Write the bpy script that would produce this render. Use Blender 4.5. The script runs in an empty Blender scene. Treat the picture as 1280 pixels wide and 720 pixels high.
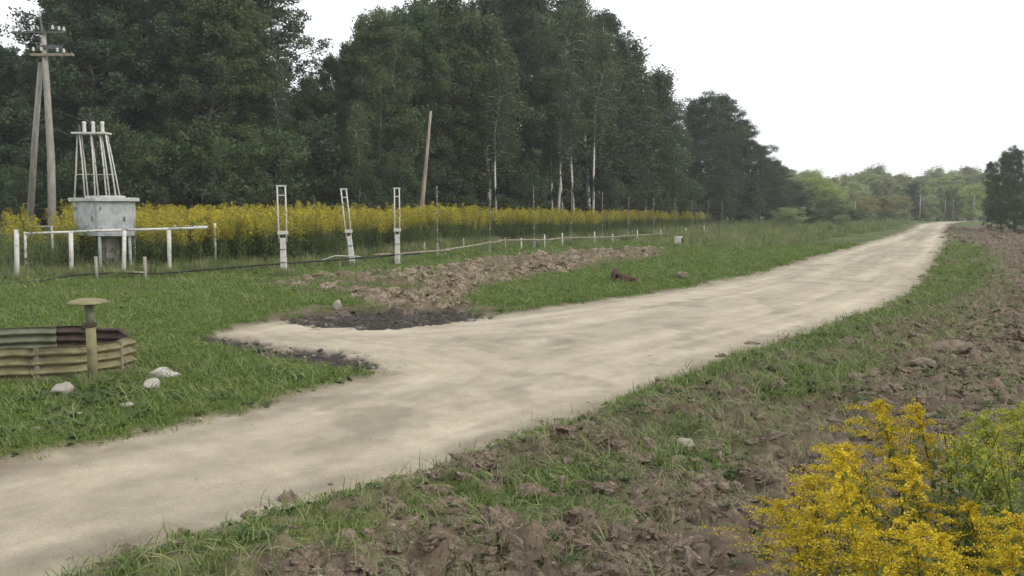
import bpy, math, random
import numpy as np
from mathutils import Vector, Matrix
R = math.radians
scene = bpy.context.scene
COL = scene.collection

# ------------------------------------------------------------------ camera, sky, sun, exposure
CAMH = 2.2
FPX = 1108.0
PITCH = math.atan(98.0 / FPX)
cam_d = bpy.data.cameras.new("camera")
cam_d.sensor_width = 36
cam_d.lens = 36 * FPX / 1280
cam_d.clip_end = 6000
cam_d.clip_start = 0.05
cam = bpy.data.objects.new("camera", cam_d)
COL.objects.link(cam)
cam.location = (0, 0, CAMH)
cam.rotation_euler = (R(90) - PITCH, 0, 0)
scene.camera = cam

SUN_EL, SUN_AZ = 34.0, 112.0            # azimuth measured from +Y towards +X
world = bpy.data.worlds.new("World")
scene.world = world
world.use_nodes = True
nt = world.node_tree
nt.nodes.clear()
wo = nt.nodes.new('ShaderNodeOutputWorld')
bg = nt.nodes.new('ShaderNodeBackground')
sky = nt.nodes.new('ShaderNodeTexSky')
sky.sky_type = 'NISHITA'
sky.sun_disc = False
sky.sun_elevation = R(SUN_EL)
sky.sun_rotation = R(SUN_AZ)
sky.dust_density = 3.0
mix = nt.nodes.new('ShaderNodeMix')
mix.data_type = 'RGBA'
mix.inputs[0].default_value = 0.88
cl = nt.nodes.new('ShaderNodeTexNoise')
cl.inputs['Scale'].default_value = 2.2
cl.inputs['Detail'].default_value = 4
cr = nt.nodes.new('ShaderNodeValToRGB')
cr.color_ramp.elements[0].color = (10.2, 10.5, 10.8, 1)
cr.color_ramp.elements[1].color = (11.6, 11.7, 11.6, 1)
nt.links.new(cl.outputs['Fac'], cr.inputs['Fac'])
nt.links.new(sky.outputs[0], mix.inputs[6])
nt.links.new(cr.outputs[0], mix.inputs[7])
nt.links.new(mix.outputs[2], bg.inputs[0])
bg.inputs[1].default_value = 0.136
nt.links.new(bg.outputs[0], wo.inputs[0])

sd_ = bpy.data.lights.new("sun", 'SUN')
sd_.energy = 2.1
sd_.angle = R(14)
sd_.color = (1.0, 0.95, 0.86)
sun = bpy.data.objects.new("sun", sd_)
COL.objects.link(sun)
sv = Vector((math.sin(R(SUN_AZ)) * math.cos(R(SUN_EL)), math.cos(R(SUN_AZ)) * math.cos(R(SUN_EL)), math.sin(R(SUN_EL))))
sun.rotation_euler = sv.to_track_quat('Z', 'Y').to_euler()
sun.location = sv * 60

scene.view_settings.view_transform = 'Standard'
scene.view_settings.look = 'None'
scene.view_settings.gamma = 1.0
scene.view_settings.exposure = -0.22
scene.view_settings.use_curve_mapping = False

# ------------------------------------------------------------------ numeric helpers
def _hash(ix, iy, seed):
    h = (ix.astype(np.int64) * 374761393 + iy.astype(np.int64) * 668265263 + seed * 1442695041) & 0xFFFFFFFF
    h = ((h ^ (h >> 13)) * 1274126177) & 0xFFFFFFFF
    h = h ^ (h >> 16)
    return (h & 0xFFFFFF) / float(0xFFFFFF)

def vnoise(x, y, seed=0):
    x = np.asarray(x, float); y = np.asarray(y, float)
    ix = np.floor(x); iy = np.floor(y)
    fx = x - ix; fy = y - iy
    fx = fx * fx * fx * (fx * (fx * 6 - 15) + 10); fy = fy * fy * fy * (fy * (fy * 6 - 15) + 10)
    a = _hash(ix, iy, seed); b = _hash(ix + 1, iy, seed)
    c = _hash(ix, iy + 1, seed); d = _hash(ix + 1, iy + 1, seed)
    return (a * (1 - fx) + b * fx) * (1 - fy) + (c * (1 - fx) + d * fx) * fy

def fbm(x, y, seed=0, oct=4):
    s = 0; a = 1; t = 0
    for i in range(oct):
        c, q = math.cos(0.7 * i + .3), math.sin(0.7 * i + .3)
        s = s + a * vnoise((x * c - y * q) * 2 ** i, (x * q + y * c) * 2 ** i, seed + i * 17); t += a; a *= 0.55
    return s / t

def sstep(a, b, x):
    t = np.clip((x - a) / (b - a), 0, 1)
    return t * t * (3 - 2 * t)

def sdist(x, y, poly):
    """signed distance to a closed polygon, positive inside"""
    P = np.asarray(poly, float)
    d = np.full(x.shape, 1e18); inside = np.zeros(x.shape, bool)
    n = len(P)
    for i in range(n):
        ax, ay = P[i]; bx, by = P[(i + 1) % n]
        ex, ey = bx - ax, by - ay
        t = np.clip(((x - ax) * ex + (y - ay) * ey) / (ex * ex + ey * ey + 1e-12), 0, 1)
        d = np.minimum(d, (x - ax - t * ex) ** 2 + (y - ay - t * ey) ** 2)
        if abs(ey) > 1e-12:
            c = ((ay > y) != (by > y)) & (x < ex * (y - ay) / ey + ax)
            inside ^= c
    d = np.sqrt(d)
    return np.where(inside, d, -d)

SP, CP = math.sin(PITCH), math.cos(PITCH)
def ray(px, py):
    a = (px - 640) / FPX; b = -(py - 360) / FPX
    return (a, CP + b * SP, -SP + b * CP)
def flat(px, py):
    d = ray(px, py); t = CAMH / -d[2]
    return (d[0] * t, d[1] * t)
def at(px, py, Y):
    d = ray(px, py); t = Y / d[1]
    return Vector((d[0] * t, Y, CAMH + d[2] * t))

# ------------------------------------------------------------------ zones of the ground (world metres)
W = lambda pts: [flat(*p) for p in pts]
road_left = [(-600, 700), (-300, 632), (0, 572), (120, 552), (200, 534), (300, 511), (390, 486), (430, 475), (462, 465),
             (430, 452), (350, 440), (300, 430), (255, 416), (310, 403), (370, 396), (480, 404), (600, 394), (700, 381), (790, 369), (860, 358), (930, 344), (1000, 325),
             (1060, 309), (1100, 299), (1130, 289), (1148, 280)]
road_right = [(1186, 280), (1184, 296), (1179, 318), (1168, 340), (1148, 363), (1115, 383), (1050, 407), (940, 441), (880, 463),
              (760, 510), (640, 556), (560, 582), (450, 614), (330, 648), (230, 676), (120, 712), (-60, 775), (-400, 900)]
ROAD = W(road_left) + [(92.0, 185.0), (118, 232), (122.5, 232), (97.0, 185.0)] + W(road_right)
MUD1 = W([(350, 400), (380, 393), (450, 388), (520, 389), (560, 386), (615, 393), (560, 401), (480, 410), (400, 408)])
MUD2 = W([(228, 422), (262, 417), (305, 421), (345, 432), (425, 435), (490, 456), (440, 464), (370, 455), (320, 447), (262, 434)])
RUB = W([(345, 354), (440, 346), (560, 336), (640, 323), (740, 315), (828, 310), (818, 321), (730, 337), (650, 349), (600, 361),
         (575, 380), (520, 388), (470, 386), (440, 372), (390, 366)])
# bare soil on the near/right side of the road
SOIL = W([(-700, 960), (-60, 775), (120, 712), (230, 676), (330, 648), (450, 614), (560, 582), (640, 556), (760, 510), (880, 463),
          (940, 441), (1050, 407), (1115, 383), (1148, 363), (1168, 340), (1179, 318), (1184, 296), (1186, 284)]) + \
       [(100, 168), (110, 168)] + W([(1240, 286), (1300, 293), (1420, 315), (1800, 420), (2600, 960)]) + [(6, 1.0), (-6, 1.0)]
GRASS = [W([(1190, 290), (1204, 288), (1222, 306), (1238, 330), (1232, 352), (1190, 378), (1140, 396), (1070, 425), (990, 446), (930, 466), (840, 486),
            (770, 512), (700, 530), (760, 506), (880, 458), (940, 438), (1050, 404), (1120, 380), (1150, 360), (1168, 338), (1182, 315)]),
         W([(500, 636), (540, 612), (610, 598), (630, 606), (590, 630), (530, 654)]),
         W([(640, 590), (700, 572), (760, 578), (782, 600), (740, 640), (650, 650), (590, 640)]),
         W([(160, 700), (260, 668), (360, 642), (440, 640), (500, 668), (430, 690), (330, 700), (240, 712)]),
         W([(835, 560), (895, 566), (905, 590), (870, 598), (835, 585)]),
         W([(960, 470), (1060, 455), (1100, 462), (1010, 500), (930, 500)])]
DIRT_J = W([(300, 400), (350, 388), (430, 380), (560, 380), (640, 384), (620, 400), (480, 414), (330, 412)])
DIRT_L = W([(70, 362), (200, 350), (360, 348), (440, 358), (330, 372), (150, 372)])
FIELD_LINE = [flat(-500, 352), flat(0, 352), flat(200, 343), flat(355, 338), flat(496, 325), flat(612, 311), flat(713, 303), flat(817, 293), flat(902, 287)]

def macro(x, y):
    """terrain without the small relief"""
    x = np.asarray(x, float); y = np.asarray(y, float)
    z = 0.50 * sstep(30, 46, y) * sstep(6, -14, x)
    z = z - .6 * sstep(160, 215, y)
    z = z + 0.05 * (fbm(x * .12, y * .12, 5, 2) - .5) * sstep(14, 30, y)
    return z

def masks(x, y):
    n1 = fbm(x * 1.3, y * 1.3, 11, 4) - .5
    n2 = fbm(x * 5.0, y * 5.0, 23, 3) - .5
    far = np.clip(y / 30, .5, 3)
    wob = (n1 * .9 + n2 * .45) * far * .8
    dr = sdist(x, y, ROAD)
    road = sstep(-.18, .22, dr + wob * .8)
    s = sdist(x, y, SOIL)
    soil = sstep(-.3, .3, s + wob)
    g = np.full(x.shape, -99.0)
    for p in GRASS: g = np.maximum(g, sdist(x, y, p))
    gr = sstep(-.35, .35, g + wob * 1.1 + n2 * .5)
    patchy = sstep(.64, .74, fbm(x * .8, y * .8, 41, 4)) * .6
    thin = (.02 + .20 * sstep(2.6, 1.2, s)) * sstep(.46, .62, fbm(x * 1.6, y * 1.6, 47, 3)) * sstep(-1.2, .8, x) * sstep(4.5, 7.5, y) * np.where(x < 3, sstep(.35, .8, s), 1)
    patchy = np.maximum(patchy, thin * sstep(45, 15, y))
    grass = np.where(soil > 0, 1 - soil * (1 - np.maximum(gr, patchy * sstep(30, 12, y) * sstep(2.6, 1.4, s))), 1.0)
    rub = sstep(-.5, .4, sdist(x, y, RUB) + wob * 1.3)
    dl = sstep(-1.0, 1.5, sdist(x, y, DIRT_L) + wob * 2) * .55
    grass = grass * (1 - rub * (.93 - .55 * sstep(.50, .60, fbm(x * .9, y * .9, 59, 3)) * sstep(0, -4, x))) * (1 - dl * sstep(.4, .6, fbm(x * .9, y * 1.5, 55, 3)))
    mud = np.maximum(sstep(-.12, .16, sdist(x, y, MUD1) + wob * 1.0 + n2 * .5), sstep(-.12, .16, sdist(x, y, MUD2) + wob * 1.0 + n2 * .5))
    dj = sstep(-.5, .5, sdist(x, y, DIRT_J) + wob * 1.6)
    grass = grass * (1 - road) * (1 - mud) * (1 - dj * (.45 + .5 * sstep(.42, .55, fbm(x * 1.4, y * 1.4, 58, 3))))
    return dict(road=road, soil=soil, grass=np.clip(grass, 0, 1), rub=rub, mud=mud, dr=dr, s=s)

def height(x, y, m=None):
    m = m or masks(x, y)
    z = macro(x, y)
    notroad = 1 - m['road']
    bare = notroad * m['soil'] * (1 - m['grass'] * .6)
    big = fbm(x * 1.1, y * 1.1, 61, 3) - .5
    med = np.abs(fbm(x * 3.3, y * 3.3, 67, 3) - .5) * 2
    fine = fbm(x * 11, y * 11, 71, 3) - .5
    z = z + bare * (.22 * big + .20 * (med - .3) + .09 * fine) + bare * .05
    z = z + m['rub'] * (.10 + .34 * big + .24 * (med - .3) + .07 * fine)
    z = z + m['grass'] * notroad * (.03 + .05 * big + .02 * fine)
    rut = vnoise(m['dr'] * 2.1, x * .05 + y * .12, 77) - .5
    z = z + m['road'] * (-.03 + .02 * rut + .012 * fine)
    z = z - m['mud'] * (.07 + .05 * fine)
    return z

def gz(x, y):
    return float(height(np.array([float(x)]), np.array([float(y)]))[0])
def ground(px, py):
    """the point of the terrain seen at a pixel"""
    d = ray(px, py); x, y = flat(px, py); z = 0
    for _ in range(12):
        z = float(macro(np.array([x]), np.array([y]))[0]); t = (CAMH - z) / -d[2]
        x, y = d[0] * t, d[1] * t
    return Vector((x, y, gz(x, y)))
def onground(px, Y, sink=0.0):
    x = (px - 640) / FPX * Y
    return Vector((x, Y, gz(x, Y) - sink))

# ------------------------------------------------------------------ materials
def newmat(name):
    m = bpy.data.materials.new(name); m.use_nodes = True
    t = m.node_tree; t.nodes.clear()
    o = t.nodes.new('ShaderNodeOutputMaterial'); b = t.nodes.new('ShaderNodeBsdfPrincipled')
    t.links.new(b.outputs[0], o.inputs[0])
    return m, t, b, o

def ramp(t, fac, stops):
    r = t.nodes.new('ShaderNodeValToRGB')
    e = r.color_ramp.elements
    while len(e) < len(stops): e.new(0.5)
    for k, (p, c) in enumerate(stops):
        e[k].position = p; e[k].color = (*c, 1)
    t.links.new(fac, r.inputs[0])
    return r.outputs[0]

def surf(name, stops, scale=8, detail=6, rough=.8, bump=.2, bscale=None, metallic=0, stretch=None, spec=.3):
    m, t, b, o = newmat(name)
    tc = t.nodes.new('ShaderNodeTexCoord')
    v = tc.outputs['Object']
    if stretch:
        mp = t.nodes.new('ShaderNodeMapping'); mp.inputs['Scale'].default_value = stretch
        t.links.new(v, mp.inputs[0]); v = mp.outputs[0]
    n = t.nodes.new('ShaderNodeTexNoise'); n.inputs['Scale'].default_value = scale; n.inputs['Detail'].default_value = detail
    n.inputs['Roughness'].default_value = .65
    t.links.new(v, n.inputs['Vector'])
    t.links.new(ramp(t, n.outputs['Fac'], stops), b.inputs['Base Color'])
    n2 = t.nodes.new('ShaderNodeTexNoise'); n2.inputs['Scale'].default_value = bscale or scale * 4; n2.inputs['Detail'].default_value = 4
    t.links.new(v, n2.inputs['Vector'])
    bp = t.nodes.new('ShaderNodeBump'); bp.inputs['Strength'].default_value = bump; bp.inputs['Distance'].default_value = .02
    t.links.new(n2.outputs['Fac'], bp.inputs['Height']); t.links.new(bp.outputs[0], b.inputs['Normal'])
    b.inputs['Roughness'].default_value = rough; b.inputs['Metallic'].default_value = metallic
    b.inputs['Specular IOR Level'].default_value = spec
    return m

def leafmat(name, dark, light, third=None, trans=.3, spread=.35):
    """foliage: tone attribute per leaf plus a random shift per individual"""
    m, t, b, o = newmat(name)
    a = t.nodes.new('ShaderNodeAttribute'); a.attribute_name = 'tone'
    oi = t.nodes.new('ShaderNodeObjectInfo')
    mm = t.nodes.new('ShaderNodeMath'); mm.operation = 'MULTIPLY_ADD'
    t.links.new(oi.outputs['Random'], mm.inputs[0]); mm.inputs[1].default_value = spread; mm.inputs[2].default_value = -spread / 2
    ad = t.nodes.new('ShaderNodeMath'); ad.operation = 'ADD'; ad.use_clamp = True
    t.links.new(a.outputs['Fac'], ad.inputs[0]); t.links.new(mm.outputs[0], ad.inputs[1])
    st = [(0.1, dark), (0.75, light)] + ([(1.0, third)] if third else [])
    c = ramp(t, ad.outputs[0], st)
    t.links.new(c, b.inputs['Base Color'])
    b.inputs['Roughness'].default_value = .6; b.inputs['Specular IOR Level'].default_value = .25
    tr = t.nodes.new('ShaderNodeBsdfTranslucent'); t.links.new(c, tr.inputs[0])
    mx = t.nodes.new('ShaderNodeMixShader'); mx.inputs[0].default_value = trans
    t.links.new(b.outputs[0], mx.inputs[1]); t.links.new(tr.outputs[0], mx.inputs[2])
    t.links.new(mx.outputs[0], o.inputs[0])
    return m

def groundmat(name, lo=.66, hi=1.32, fs=28):
    m, t, b, o = newmat(name)
    a = t.nodes.new('ShaderNodeAttribute'); a.attribute_name = 'col'
    tc = t.nodes.new('ShaderNodeTexCoord')
    def noise(sc, d=5):
        n = t.nodes.new('ShaderNodeTexNoise'); n.inputs['Scale'].default_value = sc; n.inputs['Detail'].default_value = d
        n.inputs['Roughness'].default_value = .7
        t.links.new(tc.outputs['Object'], n.inputs['Vector']); return n.outputs['Fac']
    f1, f2 = noise(fs), noise(3.0)
    r1 = ramp(t, f1, [(.3, (lo, lo, lo * .98)), (.7, (hi, hi, hi * .99))])
    r2 = ramp(t, f2, [(.3, (.88, .88, .88)), (.7, (1.1, 1.1, 1.1))])
    def mul(p, q):
        k = t.nodes.new('ShaderNodeMix'); k.data_type = 'RGBA'; k.blend_type = 'MULTIPLY'; k.inputs[0].default_value = 1
        t.links.new(p, k.inputs[6]); t.links.new(q, k.inputs[7]); return k.outputs[2]
    t.links.new(mul(mul(a.outputs['Color'], r1), r2), b.inputs['Base Color'])
    bp = t.nodes.new('ShaderNodeBump'); bp.inputs['Strength'].default_value = .5; bp.inputs['Distance'].default_value = .02
    t.links.new(noise(40), bp.inputs['Height']); t.links.new(bp.outputs[0], b.inputs['Normal'])
    b.inputs['Roughness'].default_value = .95; b.inputs['Specular IOR Level'].default_value = .1
    return m

M = {}
M['ground'] = groundmat('earth_and_turf')
M['road'] = groundmat('packed_sand_gravel', .80, 1.20, 60)
M['clod'] = surf('dry_clod', [(.3, (.070, .053, .039)), (.5, (.175, .136, .102)), (.75, (.35, .29, .22))], 4, bump=.5, rough=.95, spec=.1)
M['rubble'] = surf('pale_clod', [(.3, (.075, .058, .042)), (.5, (.23, .18, .13)), (.72, (.46, .38, .29))], 4, bump=.5, rough=.95, spec=.1)
M['stone'] = surf('pale_stone', [(.3, (.22, .19, .155)), (.7, (.44, .40, .34))], 9, bump=.4, rough=.85)
M['whitestone'] = surf('whitewashed_stone', [(.3, (.22, .20, .17)), (.65, (.52, .50, .45))], 6, bump=.3, rough=.8)
M['bark'] = surf('grey_bark', [(.3, (.05, .045, .038)), (.7, (.14, .125, .10))], 5, bump=.6, stretch=(1, 1, .25))
M['birch'] = surf('birch_bark', [(.36, (.06, .055, .05)), (.46, (.50, .48, .44)), (.8, (.68, .66, .62))], 4, bump=.3, stretch=(1, 1, 2.2))
M['leaf_dark'] = leafmat('leaf_dark', (.042, .066, .040), (.095, .140, .068), (.13, .18, .075), spread=.5)
M['leaf_olive'] = leafmat('leaf_olive', (.055, .075, .034), (.125, .160, .062), (.17, .20, .075), spread=.4)
M['leaf_birch'] = leafmat('leaf_birch', (.052, .076, .040), (.115, .155, .068), (.16, .19, .08))
M['leaf_bush'] = leafmat('leaf_bush', (.045, .072, .036), (.100, .145, .058), (.15, .19, .075))
M['leaf_sunlit'] = leafmat('leaf_sunlit', (.18, .24, .07), (.36, .43, .13), (.46, .48, .18), trans=.42)  # sunlight on the far crowns is put into this lighter leaf colour
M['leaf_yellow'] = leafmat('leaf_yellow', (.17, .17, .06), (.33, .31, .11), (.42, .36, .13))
M['leaf_far_sunlit'] = leafmat('leaf_far_sunlit', (.18, .22, .10), (.34, .39, .18), (.44, .46, .22), trans=.42)  # distant leaves, colour raised to stand for sun falling on them
M['grass'] = leafmat('grass_blade', (.072, .125, .026), (.165, .250, .048), (.30, .29, .12), trans=.25, spread=.4)
M['grass_dry'] = leafmat('grass_tall_dry', (.10, .145, .050), (.22, .26, .10), (.38, .34, .20), trans=.25, spread=.5)
M['rod_leaf'] = leafmat('goldenrod_leaf', (.065, .100, .030), (.165, .215, .058), (.24, .26, .08), spread=.3)
M['rod_field'] = leafmat('goldenrod_field_flower', (.20, .21, .04), (.50, .41, .035), (.68, .54, .05), trans=.25, spread=.5)
M['rod_bud'] = leafmat('goldenrod_bud', (.20, .25, .05), (.44, .46, .06), (.66, .58, .05), trans=.25, spread=.4)
M['rod_flower'] = leafmat('goldenrod_flower', (.36, .28, .025), (.66, .50, .022), (.78, .62, .04), trans=.25, spread=.35)
M['concrete'] = surf('weathered_concrete', [(.3, (.20, .185, .16)), (.7, (.38, .36, .32))], 6, bump=.4, stretch=(1, 1, .3))
M['oldwood'] = surf('weathered_pole_wood', [(.3, (.17, .14, .11)), (.7, (.36, .31, .25))], 9, bump=.5, stretch=(1, 1, .12))
M['whitepaint'] = surf('flaking_white_paint', [(.34, (.20, .17, .13)), (.42, (.52, .51, .47)), (.8, (.72, .71, .68))], 7, bump=.3, rough=.7)
M['greypaint'] = surf('pale_blue_grey_paint', [(.3, (.26, .28, .28)), (.55, (.44, .46, .46)), (.85, (.54, .56, .56))], 3.5, bump=.15, rough=.6)
M['lid'] = surf('pale_sheet_lid', [(.3, (.36, .36, .34)), (.7, (.66, .66, .63))], 5, bump=.2, rough=.6)
M['olive'] = surf('yellow_olive_paint', [(.28, (.07, .055, .035)), (.46, (.19, .17, .09)), (.75, (.30, .28, .15))], 3.5, bump=.25, rough=.65)
M['olivegrey'] = surf('grey_blue_painted_sheet', [(.3, (.09, .09, .06)), (.7, (.21, .22, .15))], 5, bump=.25, rough=.65)
M['rust'] = surf('rusty_iron', [(.3, (.04, .02, .014)), (.6, (.10, .048, .032)), (.85, (.16, .08, .05))], 12, bump=.5, rough=.85)
M['rustdark'] = surf('dark_rusty_sheet', [(.3, (.04, .028, .023)), (.7, (.11, .075, .058))], 9, bump=.4, rough=.85)
M['black'] = surf('black_rubber_hose', [(.3, (.012, .012, .012)), (.7, (.035, .034, .032))], 9, bump=.1, rough=.6)
M['steel'] = surf('dark_galvanised_steel', [(.3, (.06, .06, .06)), (.7, (.17, .17, .17))], 9, bump=.2, rough=.55, metallic=.3)
M['porcelain'] = surf('glazed_porcelain', [(.3, (.45, .44, .41)), (.7, (.66, .65, .62))], 4, bump=.02, rough=.25, spec=.5)
M['greenpost'] = surf('dull_post', [(.3, (.10, .09, .07)), (.7, (.22, .20, .16))], 12, bump=.4, stretch=(1, 1, .3))

# ------------------------------------------------------------------ mesh and object helpers
def np_mesh(name, verts, faces, mats, tone=None, smooth=False):
    """faces: (n,k) int array; one tone per face"""
    me = bpy.data.meshes.new(name)
    verts = np.asarray(verts, np.float32); faces = np.asarray(faces, np.int32)
    nf, k = faces.shape
    me.vertices.add(len(verts)); me.vertices.foreach_set('co', verts.ravel())
    me.loops.add(nf * k); me.loops.foreach_set('vertex_index', faces.ravel())
    me.polygons.add(nf); me.polygons.foreach_set('loop_start', np.arange(0, nf * k, k, dtype=np.int32))
    if tone is not None:
        a = me.attributes.new('tone', 'FLOAT', 'FACE'); a.data.foreach_set('value', np.asarray(tone, np.float32))
    me.update(calc_edges=True)
    if smooth: me.polygons.foreach_set('use_smooth', np.ones(nf, bool))
    for m in mats: me.materials.append(m)
    return me

class MB:
    def __init__(s): s.v = []; s.f = []
    def add(s, vs, fs):
        b = len(s.v); s.v += [tuple(v) for v in vs]; s.f += [tuple(i + b for i in f) for f in fs]; return s
    def box(s, c, d, rot=None, taper=1.0):
        hx, hy, hz = d[0] / 2, d[1] / 2, d[2] / 2
        pts = []
        for z, k in ((-hz, 1), (hz, taper)):
            for x, y in ((-hx, -hy), (hx, -hy), (hx, hy), (-hx, hy)): pts.append(Vector((x * k, y * k, z)))
        if rot is not None: pts = [rot @ p for p in pts]
        return s.add([p + Vector(c) for p in pts], [(3, 2, 1, 0), (4, 5, 6, 7), (0, 1, 5, 4), (1, 2, 6, 5), (2, 3, 7, 6), (3, 0, 4, 7)])
    def tube(s, pts, rad, n=8, cap=True, rough=0, rng=None):
        pts = [Vector(p) for p in pts]
        if not hasattr(rad, '__len__'): rad = [rad] * len(pts)
        vs = []; fs = []
        up = Vector((0, 0, 1))
        for i, p in enumerate(pts):
            d = (pts[min(i + 1, len(pts) - 1)] - pts[max(i - 1, 0)]).normalized()
            a = d.cross(up)
            if a.length < .05: a = d.cross(Vector((1, 0, 0)))
            a.normalize(); b = d.cross(a)
            for k in range(n):
                t = 2 * math.pi * k / n
                r = rad[i] * (1 + (rough * (rng.random() - .5) if rough else 0))
                vs.append(p + (a * math.cos(t) + b * math.sin(t)) * r)
        for i in range(len(pts) - 1):
            for k in range(n):
                k2 = (k + 1) % n
                fs.append((i * n + k, i * n + k2, (i + 1) * n + k2, (i + 1) * n + k))
        if cap:
            fs.append(tuple(range(n - 1, -1, -1))); fs.append(tuple((len(pts) - 1) * n + k for k in range(n)))
        return s.add(vs, fs)
    def lathe(s, prof, n=16, c=(0, 0, 0), rot=None):
        c = Vector(c); vs = []; fs = []
        for r, z in prof:
            for k in range(n):
                t = 2 * math.pi * k / n
                p = Vector((r * math.cos(t), r * math.sin(t), z))
                vs.append((rot @ p if rot is not None else p) + c)
        for i in range(len(prof) - 1):
            for k in range(n):
                k2 = (k + 1) % n
                fs.append((i * n + k, i * n + k2, (i + 1) * n + k2, (i + 1) * n + k))
        fs.append(tuple(range(n - 1, -1, -1))); fs.append(tuple((len(prof) - 1) * n + k for k in range(n)))
        return s.add(vs, fs)
    def build(s, name, mat, parent=None, smooth=False, bevel=0):
        me = bpy.data.meshes.new(name); me.from_pydata([tuple(v) for v in s.v], [], s.f); me.update()
        me.materials.append(mat)
        if smooth: me.polygons.foreach_set('use_smooth', [True] * len(me.polygons))
        o = bpy.data.objects.new(name, me); COL.objects.link(o)
        if parent: o.parent = parent
        if bevel:
            b = o.modifiers.new('bevel', 'BEVEL'); b.width = bevel; b.segments = 2; b.limit_method = 'ANGLE'
        return o

def tag(o, label=None, cat=None, group=None, kind=None):
    if label: o['label'] = label
    if cat: o['category'] = cat
    if group: o['group'] = group
    if kind: o['kind'] = kind
    return o
def thing(name, label, cat, loc=(0, 0, 0), rz=0, group=None):
    o = bpy.data.objects.new(name, None); COL.objects.link(o)
    o.empty_display_size = .3
    o.location = loc; o.rotation_euler = (0, 0, rz)
    return tag(o, label, cat, group)
def meshobj(name, me, parent=None, loc=None):
    o = bpy.data.objects.new(name, me); COL.objects.link(o)
    if parent: o.parent = parent
    if loc is not None: o.location = loc
    return o

def scatter(name, pts, scl, rot, idx, protos, kind='stuff'):
    """one object: small prototypes instanced on a cloud of points by geometry nodes"""
    me = bpy.data.meshes.new(name)
    n = len(pts)
    me.vertices.add(n); me.vertices.foreach_set('co', np.asarray(pts, np.float32).ravel())
    a = me.attributes.new('pscale', 'FLOAT_VECTOR', 'POINT'); a.data.foreach_set('vector', np.asarray(scl, np.float32).ravel())
    a = me.attributes.new('prot', 'FLOAT_VECTOR', 'POINT'); a.data.foreach_set('vector', np.asarray(rot, np.float32).ravel())
    a = me.attributes.new('pidx', 'INT', 'POINT'); a.data.foreach_set('value', np.asarray(idx, np.int32))
    o = bpy.data.objects.new(name, me); COL.objects.link(o)
    pc = bpy.data.collections.new(name + '_kinds')
    for k, pm in enumerate(protos):
        pc.objects.link(bpy.data.objects.new('%s_piece_%d' % (name, k), pm))
    g = bpy.data.node_groups.new(name + '_scatter', 'GeometryNodeTree')
    g.interface.new_socket('Geometry', in_out='INPUT', socket_type='NodeSocketGeometry')
    g.interface.new_socket('Geometry', in_out='OUTPUT', socket_type='NodeSocketGeometry')
    N = g.nodes.new; L = g.links.new
    gi, go = N('NodeGroupInput'), N('NodeGroupOutput')
    ci = N('GeometryNodeCollectionInfo'); ci.inputs['Collection'].default_value = pc
    ci.inputs['Separate Children'].default_value = True; ci.inputs['Reset Children'].default_value = True
    ip = N('GeometryNodeInstanceOnPoints'); ip.inputs['Pick Instance'].default_value = True
    def attr(nm, ty):
        q = N('GeometryNodeInputNamedAttribute'); q.data_type = ty; q.inputs['Name'].default_value = nm
        return q.outputs['Attribute']
    er = N('FunctionNodeEulerToRotation')
    L(gi.outputs[0], ip.inputs['Points']); L(ci.outputs[0], ip.inputs['Instance'])
    L(attr('pidx', 'INT'), ip.inputs['Instance Index']); L(attr('pscale', 'FLOAT_VECTOR'), ip.inputs['Scale'])
    L(attr('prot', 'FLOAT_VECTOR'), er.inputs[0]); L(er.outputs[0], ip.inputs['Rotation'])
    L(ip.outputs[0], go.inputs[0])
    md = o.modifiers.new('scatter', 'NODES'); md.node_group = g
    o['kind'] = kind
    return o

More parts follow.
